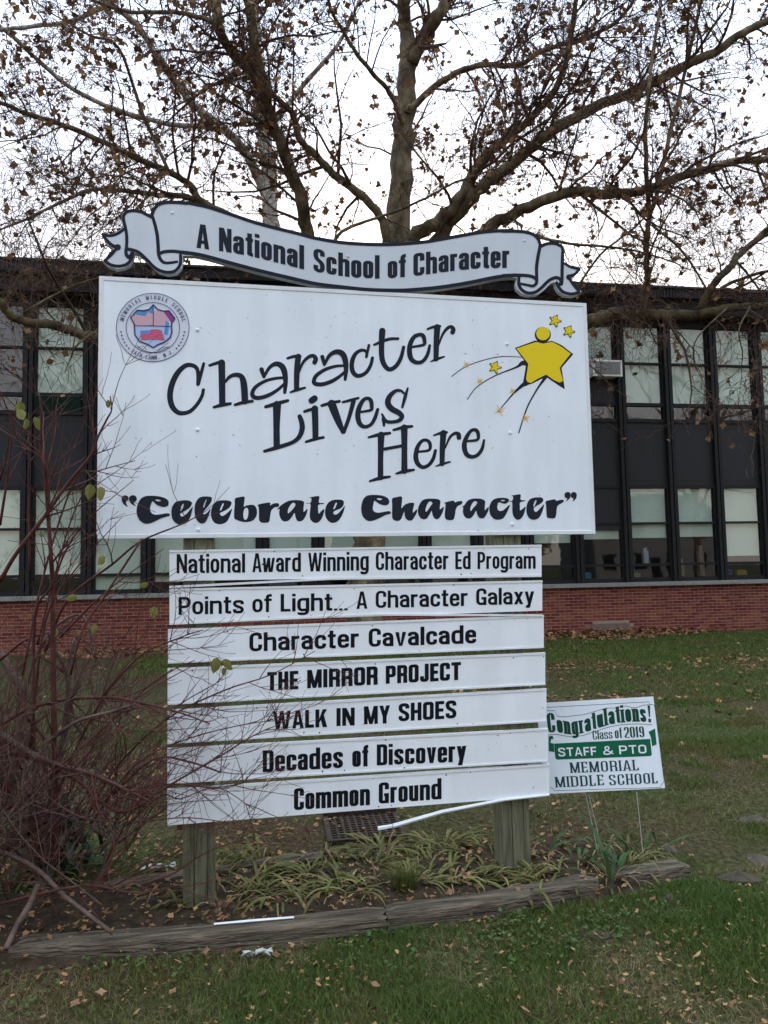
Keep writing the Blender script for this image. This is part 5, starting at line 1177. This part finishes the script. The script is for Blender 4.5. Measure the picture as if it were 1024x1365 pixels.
LA = [
 ('trunk', [(486,890),(488,800),(489,720),(497,600),(508,480),(520,380),(529,300),(536,200),(541,130),(546,78)], 50, 23, 10.2, 10.2, .5, .1),
 ('limb', [(546,82),(541,40),(538,0),(534,-60)], 22, 14, 10.2, 10.4, 1, .1),
 ('limb', [(548,85),(566,50),(585,20),(604,-15),(625,-70)], 19, 12, 10.2, 9.8, 1, .1),
 ('limb', [(512,440),(516,320),(495,274),(445,232),(421,207),(400,186),(389,151),(372,134),(361,122),(340,95)], 13, 6, 10.0, 8.6, 1, .1),
 ('limb', [(510,470),(455,390),(422,345),(410,313),(403,267),(382,211),(361,155),(350,116),(341,70),(335,30),(330,-10),(326,-60)], 20, 12, 10.1, 8.8, .9, .1),
 ('limb', [(346,112),(330,90),(312,72),(296,48),(290,20),(286,-30)], 15, 11, 9.0, 8.2, 1, .1),
 ('limb', [(295,36),(281,28),(246,18),(211,16),(176,16),(150,10),(110,-5)], 7, 4, 8.4, 7.4, 1, 0),
 ('limb', [(505,480),(430,385),(350,310),(300,285),(267,267),(253,246),(225,229),(183,211),(141,190),(91,169),(35,151),(0,137),(-60,120)], 12, 5, 10, 7.6, 1, 0),
 ('limb', [(500,490),(400,350),(300,285),(246,262),(211,260),(176,255),(123,253),(88,267),(35,292),(-10,310)], 11, 2.5, 10, 7.8, 1, -.1),
 ('limb', [(225,229),(190,150),(158,63),(123,49),(95,33)], 5, 3, 7.9, 7.2, .8, 0),
 ('limb', [(525,400),(551,318),(586,295),(614,264),(632,232),(646,211),(677,183),(700,165),(740,120),(760,60),(770,-20)], 21, 6, 10.1, 8.4, 1, .1),
 ('limb', [(530,420),(590,309),(621,274),(646,246),(674,225),(714,191),(757,161),(814,134),(868,111),(915,87),(959,67),(989,44),(1024,27),(1080,-10)], 19, 9, 10.2, 7.6, .9, .1),
 ('limb', [(535,430),(646,309),(680,289),(714,272),(764,255),(808,259),(848,255),(882,245),(935,228),(982,215),(1024,212),(1090,205)], 17, 8, 10.2, 7.2, .9, .05),
 ('limb', [(543,150),(551,141),(579,116),(607,98),(642,86),(693,86),(724,67),(781,50),(821,30),(845,0),(865,-40)], 10, 4, 10.2, 8.6, 1, .1),
 ('limb', [(537,165),(530,148),(519,123),(495,95),(474,70),(460,46),(445,21),(438,0),(430,-40)], 7, 4, 10.2, 8.6, 1, .1),
 ('limb', [(440,330),(456,309),(488,295),(530,281),(568,264),(607,243),(650,228),(690,200)], 5, 2, 9.4, 8.2, .7, .1),
 ('limb', [(500,560),(600,500),(700,455),(783,431),(804,422),(830,417),(855,419),(889,420),(928,420),(951,415),(979,410),(1024,408),(1080,400)], 22, 8, 10.1, 7.0, .28, -.35),
 ('limb', [(855,418),(862,386),(863,366),(862,345),(863,310),(865,285),(862,230),(861,168),(866,110),(871,67),(881,0),(886,-40)], 9.5, 3.5, 8.1, 7.4, .35, .1),
 ('limb', [(865,290),(875,259),(888,201),(908,118),(929,27),(940,-30)], 6.5, 4, 8.0, 7.3, .35, .1),
 ('limb', [(933,414),(951,379),(974,355),(982,343),(1003,324),(1024,306),(1060,280)], 11, 7, 7.9, 7.0, .4, 0),
 ('limb', [(948,400),(965,382),(1005,366),(1030,360),(1070,350)], 5, 4, 7.8, 7.0, .3, 0),
 ('limb', [(869,300),(905,330),(930,365),(950,400)], 3.5, 2.5, 7.9, 7.6, .3, 0),
 ('limb', [(760,398),(800,340),(850,300),(880,262),(920,240)], 3.5, 2, 8.6, 7.8, .5, 0),
 ('limb', [(720,316),(760,325),(800,328),(850,335),(900,350)], 4.5, 2, 8.4, 7.6, .8, 0),
 ('limb', [(500,580),(400,540),(250,500),(130,452),(110,447),(89,438),(66,433),(42,430),(19,424),(7,413),(0,403),(-30,380)], 15, 10, 10.1, 6.4, .3, -.3),
 ('limb', [(129,442),(103,460),(94,478),(87,495)], 4, 1.5, 7.0, 6.8, 0, -.1),
 ('limb', [(97,468),(102,430),(105,410),(110,392)], 2, 1, 6.9, 6.8, 0, -.1),
 ('limb', [(30,418),(60,400),(100,380),(150,365),(200,350)], 3, 1.2, 6.7, 6.9, 1.1, -.1),
 ('limb', [(970,410),(930,450),(925,480),(935,505)], 2.5, 1, 7.3, 7.2, .25, -.5),
 ('limb', [(1000,408),(985,440),(990,470),(988,490)], 2.5, 1, 7.2, 7.1, .3, -.5),
]
build_tree(tA, LA, M['bark'], .15, 5600, wallb_, parts_n=280)
# second, paler sycamore beyond the school roof
B0 = atY(378, 430, 24)
tB = empty('sycamore_tree', (B0.x, B0.y, 0), 'pale barked sycamore rising from behind the school roof left of the centre trunk', 'tree')
LB = [
 ('trunk', [(384,740),(380,480),(370,340),(361,295),(357,211),(350,169),(346,134),(341,60),(336,-20)], 26, 14, 24, 24, .3, .1),
 ('limb', [(361,275),(351,253),(330,207),(306,179),(271,151),(239,116),(214,81),(190,42),(169,21),(140,0),(110,-20)], 14, 7, 24, 21, .5, .1),
 ('limb', [(352,180),(400,120),(450,60),(480,0)], 8, 4, 24, 23, .45, .1),
 ('limb', [(300,172),(200,160),(100,120),(0,35),(-60,0)], 7, 5, 22.5, 20, .45, .1),
 ('limb', [(150,5),(123,16),(88,30),(46,35),(0,40)], 7, 5, 21, 20, .4, 0),
]
build_tree(tB, LB, M['palebark'], .40, 1600, None, parts_n=0, leafsize=(.1, .16))
# street trees across the road, seen mirrored in the school windows
def street_tree(x, y, h, label, leafc, seed, crown=False):
    TR.seed(seed); r = empty('street_tree', (x, y, 0), label, 'tree', 'street trees mirrored in the school windows')
    b = MB(); pts = [Vector((x+TR.uniform(-.1, .1)*i, y+TR.uniform(-.1, .1)*i, h*.13*i)) for i in range(6)]; b.tube(pts, [.30-.04*i for i in range(6)], 8); b.build('trunk', M['bark'], r, smooth=True)
    tw = MB(); tips = []
    for i in range(15):
        t = TR.uniform(1.4, 5); k = int(t); p = pts[min(k, 4)].lerp(pts[min(k+1, 5)], t-k if k < 5 else 1); a = TR.uniform(0, 6.28)
        grow(tw, p, Vector((math.cos(a), math.sin(a), TR.uniform(.5, 1.6))), h*TR.uniform(.35, .5), .09, 3, tips, .25)
    o = tw.build('branches', M['twig'], r); o['kind'] = 'stuff'
    if crown:
        r_ = np.random.default_rng(seed); P = np.array([tuple(t[0]) for t in tips]); P = np.repeat(P, crown, 0)+r_.normal(0, .35, (len(P)*crown, 3)); V, F = leaf_arrays(P, r_.uniform(.16, .30, len(P)), r_, .8)
        o = link('leaves', np_mesh('leaves', V, F, leafc), r); o['kind'] = 'stuff'
redl = mat('red_brown_leaf', (.20, .07, .035), .7, island=.4)
for x, y, h, lb, lf_, sd_, cr in ((-9, -13, 20, 'tall bare street tree mirrored in the left upper windows', None, 1, 0), (3, -15, 21, 'tall bare street tree mirrored in the middle of the window row', None, 2, 0), (13, -12, 20, 'tall bare street tree mirrored in the right upper windows', None, 3, 0), (24, -14, 21, 'tall bare street tree mirrored near the right edge of the windows', None, 5, 0),
                                (9, -27, 8, 'low red brown leafed tree mirrored in the lower right windows', redl, 4, 3), (19, -29, 9, 'red brown leafed tree mirrored beside the white house', redl, 7, 3), (-14, -27, 9, 'brown leafed tree mirrored in the far left windows', redl, 6, 2), (-2, -30, 8, 'brown leafed tree mirrored in the middle windows', redl, 8, 2)):
    street_tree(x, y, h, lb, lf_, sd_, cr)
def house(x, y, wd, dp, h, label, wallm):
    r = empty('house', (x, y, 0), label, 'house'); b = MB(); b.box(-wd/2, wd/2, -dp/2, dp/2, 0, h); b.build('wall', wallm, r, local=True)
    b = MB(); e = .4; A_ = [(-wd/2-e, -dp/2-e, h), (wd/2+e, -dp/2-e, h), (wd/2+e, dp/2+e, h), (-wd/2-e, dp/2+e, h), (-wd/2-e, 0, h+2.4), (wd/2+e, 0, h+2.4)]
    b.v = A_; b.f = [(0, 1, 5, 4), (2, 3, 4, 5), (0, 4, 3), (1, 2, 5), (3, 2, 1, 0)]; b.mi = [0]*5; b.build('roof', M['roof'], r, local=True)
    wm_ = MB(); wm_.box(-.5, .5, dp/2+.002, dp/2+.06, 0, 1.4); me = wm_.mesh('window', M['groove'])
    for i in range(4):
        for z in (1.0, 3.6):
            if z+1.4 < h: inst('window', me, (-wd/2+wd*(i+.5)/4, 0, z), r)
    dm = MB(); dm.box(-.45, .45, dp/2+.003, dp/2+.07, .1, 2.1); inst('door', dm.mesh('door', M['groove']), (.0, 0, 0), r)
white_ = mat('siding_white', (.30, .30, .29), .7)
house(14, -36, 11, 8, 5.5, 'white two storey house across the road mirrored in the lower windows', white_)
house(-8, -37, 12, 8, 5.2, 'tan two storey house across the road mirrored at the left', mat('siding_tan', (.16, .12, .09), .7))
house(31, -37, 11, 8, 5.4, 'grey two storey house across the road mirrored at the right', mat('siding_grey', (.14, .14, .14), .7))
# ------------------------------------------------------------------ red twig shrub at the left
TR.seed(77)
sh0 = atZ(40, 1240)
shrub = empty('red_twig_shrub', (sh0.x, sh0.y, 0), 'leggy red stemmed shrub with bare tangled twigs at the left of the sign', 'shrub')
def stem(pts, w0, w1, Y0, Y1, mt='redtwig', nm='stem', kids=0, klen=.3):
    P = px_path_s(pts, Y0, Y1); C_ = [Vector(c) for c in catmull([tuple(p) for p in P], False, 4)] if len(P) > 2 else P
    n = len(C_); R2 = [(w0+(w1-w0)*i/(n-1))/2*mpp(C_[i]) for i in range(n)]
    b = MB(); b.tube(C_, R2, 6); b.build(nm, M[mt], shrub, smooth=True)
    for _ in range(kids):
        i = TR.randrange(n//4, n-1); d = (C_[i+1]-C_[i]).normalized(); s_ = rvec(); s_ = (s_-d*s_.dot(d)).normalized()
        twig(C_[i], d*TR.uniform(.6, 1.1)+s_*.7, klen*TR.uniform(.4, 1.1), max(.0022, R2[i]*.6), 1)
def px_path_s(pts, Y0, Y1):
    n = len(pts); return [atY(p[0], p[1], Y0+(Y1-Y0)*i/(n-1)+.03*math.sin(i*1.7+p[0])) for i, p in enumerate(pts)]
TWR = MB(); TWG = MB(); TW = TWR; tip_s = []
def twig(p, d, L_, r, lev):
    n = 5; pts = [p.copy()]; rad = [r]; q = p.copy(); d = d.normalized(); r = max(r, .0015)
    for i in range(n):
        d = (d+rvec()*.14+Vector((0, 0, .05))).normalized(); q = q+d*(L_/n)
        if q.z < .03: q.z = .03+TR.random()*.03; d.z = abs(d.z)
        if q.x > -.35 and q.y < -.0: pass
        pts.append(q.copy()); rad.append(max(.0009, r*(1-.7*(i+1)/n)))
    TW.tube(pts, rad, 4, cap=False)
    if lev > 0:
        for j in range(TR.randrange(2, 5)):
            i = TR.randrange(1, n); dd = (pts[i+1]-pts[i]).normalized(); s_ = rvec(); s_ = (s_-dd*s_.dot(dd)).normalized()
            twig(pts[i], dd+s_*.75, L_*TR.uniform(.3, .6), rad[i]*.7, lev-1)
    else: tip_s.append(pts[-1])
for pts, w0, w1, Y0, Y1, kd in (
 ([(0,775),(23,736),(59,689),(91,644),(122,607),(130,584),(142,560),(149,546),(147,528)], 6, 1.5, .0, -.3, 5),
 ([(75,1150),(72,950),(70,787),(68,741),(63,670),(60,623),(55,600),(55,551),(52,523)], 8, 1.8, .1, -.3, 4),
 ([(50,1150),(45,980),(47,823),(68,783),(90,730),(120,690),(178,640)], 5, 1, .2, -.25, 4),
 ([(40,1000),(60,830),(100,760),(162,690)], 4, 1, .1, -.2, 3),
 ([(60,870),(90,800),(150,752),(187,722),(237,701),(260,690)], 4.5, 1.3, .1, -.25, 2),
 ([(94,900),(110,840),(138,797),(187,722)], 3.5, 3, -.1, -.2, 1),
 ([(80,850),(140,790),(219,731)], 3, 1, .1, -.2, 1),
 ([(30,900),(60,760),(100,640),(130,628),(180,614)], 3.5, 1, 0, -.2, 3),
 ([(50,860),(75,760),(110,660),(156,656)], 3, 1, .1, -.2, 2),
 ([(0,700),(8,650),(12,619),(19,558),(23,532)], 4, 1.2, .1, -.1, 2),
 ([(40,760),(39,680),(39,616),(38,550)], 3, 1.3, .1, -.1, 2),
 ([(75,800),(66,700),(68,620),(75,541)], 3.5, 1.2, .1, -.1, 2),
 ([(0,640),(10,600),(14,560)], 3, 1, .1, .0, 1),
 ([(0,967),(37,945),(92,932),(148,930),(185,936),(237,949),(280,965)], 7, 1.6, .15, -.3, 8),
 ([(0,985),(37,1002),(74,1019),(122,1032),(163,1050),(200,1068)], 5, 2, .1, -.3, 5),
 ([(0,1000),(55,1015),(104,1041),(130,1065),(159,1082),(185,1075),(222,1049),(290,1010),(330,985),(360,970)], 6, 1.3, .1, -.35, 9),
 ([(100,1120),(150,1030),(220,960),(300,920),(360,900),(420,868)], 4, 1, .1, -.3, 8),
 ([(120,1100),(180,1020),(250,985),(330,965),(378,960)], 3, 1, 0, -.3, 5),
 ([(150,1060),(205,1012),(250,1015),(290,1028),(292,1030)], 3.5, 2, 0, -.3, 4),
 ([(60,1100),(120,960),(180,880),(240,850),(270,840)], 4, 1.3, .1, -.25, 7),
 ([(140,1150),(190,1060),(230,1045),(280,1050),(320,1045),(330,1035)], 3, 1, -.1, -.3, 5),
 ([(170,1100),(215,1060),(240,1065),(290,1050),(340,1080)], 2.5, 1, -.1, -.3, 3),
 ([(60,1060),(110,1090),(180,1095),(250,1090),(315,1098)], 2.5, 1, -.1, -.3, 3),
 ([(0,1100),(60,1040),(150,960),(210,905),(260,880)], 4, 1.2, .1, -.2, 6),
 ([(190,1180),(230,1165),(260,1145),(290,1130),(330,1118)], 3, 1.2, -.1, -.3, 2),
 ([(0,1205),(60,1190),(120,1180),(180,1190),(240,1180)], 4, 2, -.1, -.3, 3),
 ([(0,880),(40,850),(90,845),(150,870),(200,860)], 4, 1.2, .2, -.1, 6)):
    stem(pts, w0, w1, Y0, Y1, kids=kd*2, klen=.38)
for pts, w0, w1, Y0, Y1, kd in (
 ([(30,1130),(52,1008),(74,982),(107,960),(148,949),(181,938)], 6, 4.5, .1, -.2, 3),
 ([(0,978),(37,1002),(74,1019),(122,1032),(140,1040),(163,1050)], 9, 6, .05, -.15, 2),
 ([(0,1135),(26,1145),(55,1163),(85,1193),(122,1222),(150,1244)], 6.5, 5, .0, -.35, 0),
 ([(52,1178),(40,1205),(22,1235),(8,1265)], 9, 8, -.1, -.35, 0),
 ([(20,1000),(40,900),(70,840),(110,820),(125,870),(110,860)], 5, 3, .3, .1, 2),
 ([(100,850),(90,900),(100,960),(115,985)], 4, 5, .3, .2, 1), ([(0,870),(30,930),(20,1010),(10,1080)], 10, 9, .3, .2, 2), ([(60,1150),(70,1060),(85,980),(90,900),(60,850)], 11, 5, .25, .2, 2)):
    stem(pts, w0, w1, Y0, Y1, 'greytwig', 'old_stem', kids=kd, klen=.3)
# the tangle
for i in range(400):
    TW = TWG if i % 5 < 2 else TWR
    a = TR.uniform(-2.75, -1.15); p = Vector((a, TR.uniform(-.15, .75), TR.uniform(.05, .5)))
    d = Vector((TR.gauss(.15, .55), TR.gauss(-.05, .35), TR.uniform(.15, 1.3))); twig(p, d, TR.uniform(.35, .95), TR.uniform(.0022, .0046), 2)
TW = TWR
for i in range(130):
    p = Vector((TR.uniform(-2.4, -1.35), TR.uniform(-.15, .5), TR.uniform(.5, 1.0))); d = Vector((TR.gauss(.35, .35), TR.gauss(-.1, .2), TR.uniform(.2, 1.0))); twig(p, d, TR.uniform(.3, .75), .0020, 1)
for t_, m_ in ((TWR, 'redtwig'), (TWG, 'greytwig')): t_.build('twigs', M[m_], shrub)['kind'] = 'stuff'
# the last leaves
ly = []
for i in range(3):
    b = MB(); rs = random.Random(i); outl = [(0, 0), (.016, -.010), (.023, -.028), (.017, -.050), (0, -.072), (-.018, -.048), (-.022, -.026), (-.014, -.008)]
    b.v = [(x, rs.uniform(-.004, .004)+abs(x)*.35, z) for x, z in outl]+[(0, -.002, -.03)]; b.f = [(8, j, (j+1) % 8) for j in range(8)]; b.mi = [0]*8; ly.append(b.mesh('leaf', M['yleaf'], True))
for px, py, Y, s_, rot in ((28,535,-.2,.9,.2),(24,545,-.22,.9,-.5),(36,558,-.2,.8,.5),(45,556,-.2,.9,-.3),(121,645,-.2,1,.2),(133,648,-.22,1,-.2),(141,742,-.2,.8,.9),(145,533,-.3,.5,.1),(198,778,-.1,.6,1.2),(207,808,-.1,.8,.2),(290,877,-.32,1.0,.3),(296,880,-.32,.9,-.9),(299,890,-.3,.5,.2),
                           (102,795,-.1,.7,1.3),(76,838,0,.6,.4),(128,832,0,.6,.4),(113,843,0,.5,1.4),(212,865,0,.6,1),(210,1025,-.1,.4,.5)):
    p = atY(px, py, Y); o = bpy.data.objects.new('leaf', TR.choice(ly)); COL.objects.link(o); o.parent = shrub; o.location = p-Vector((sh0.x, sh0.y, 0)); o.rotation_euler = (TR.uniform(-.4, .4), rot, TR.uniform(-.8, .8)); o.scale = (s_,)*3
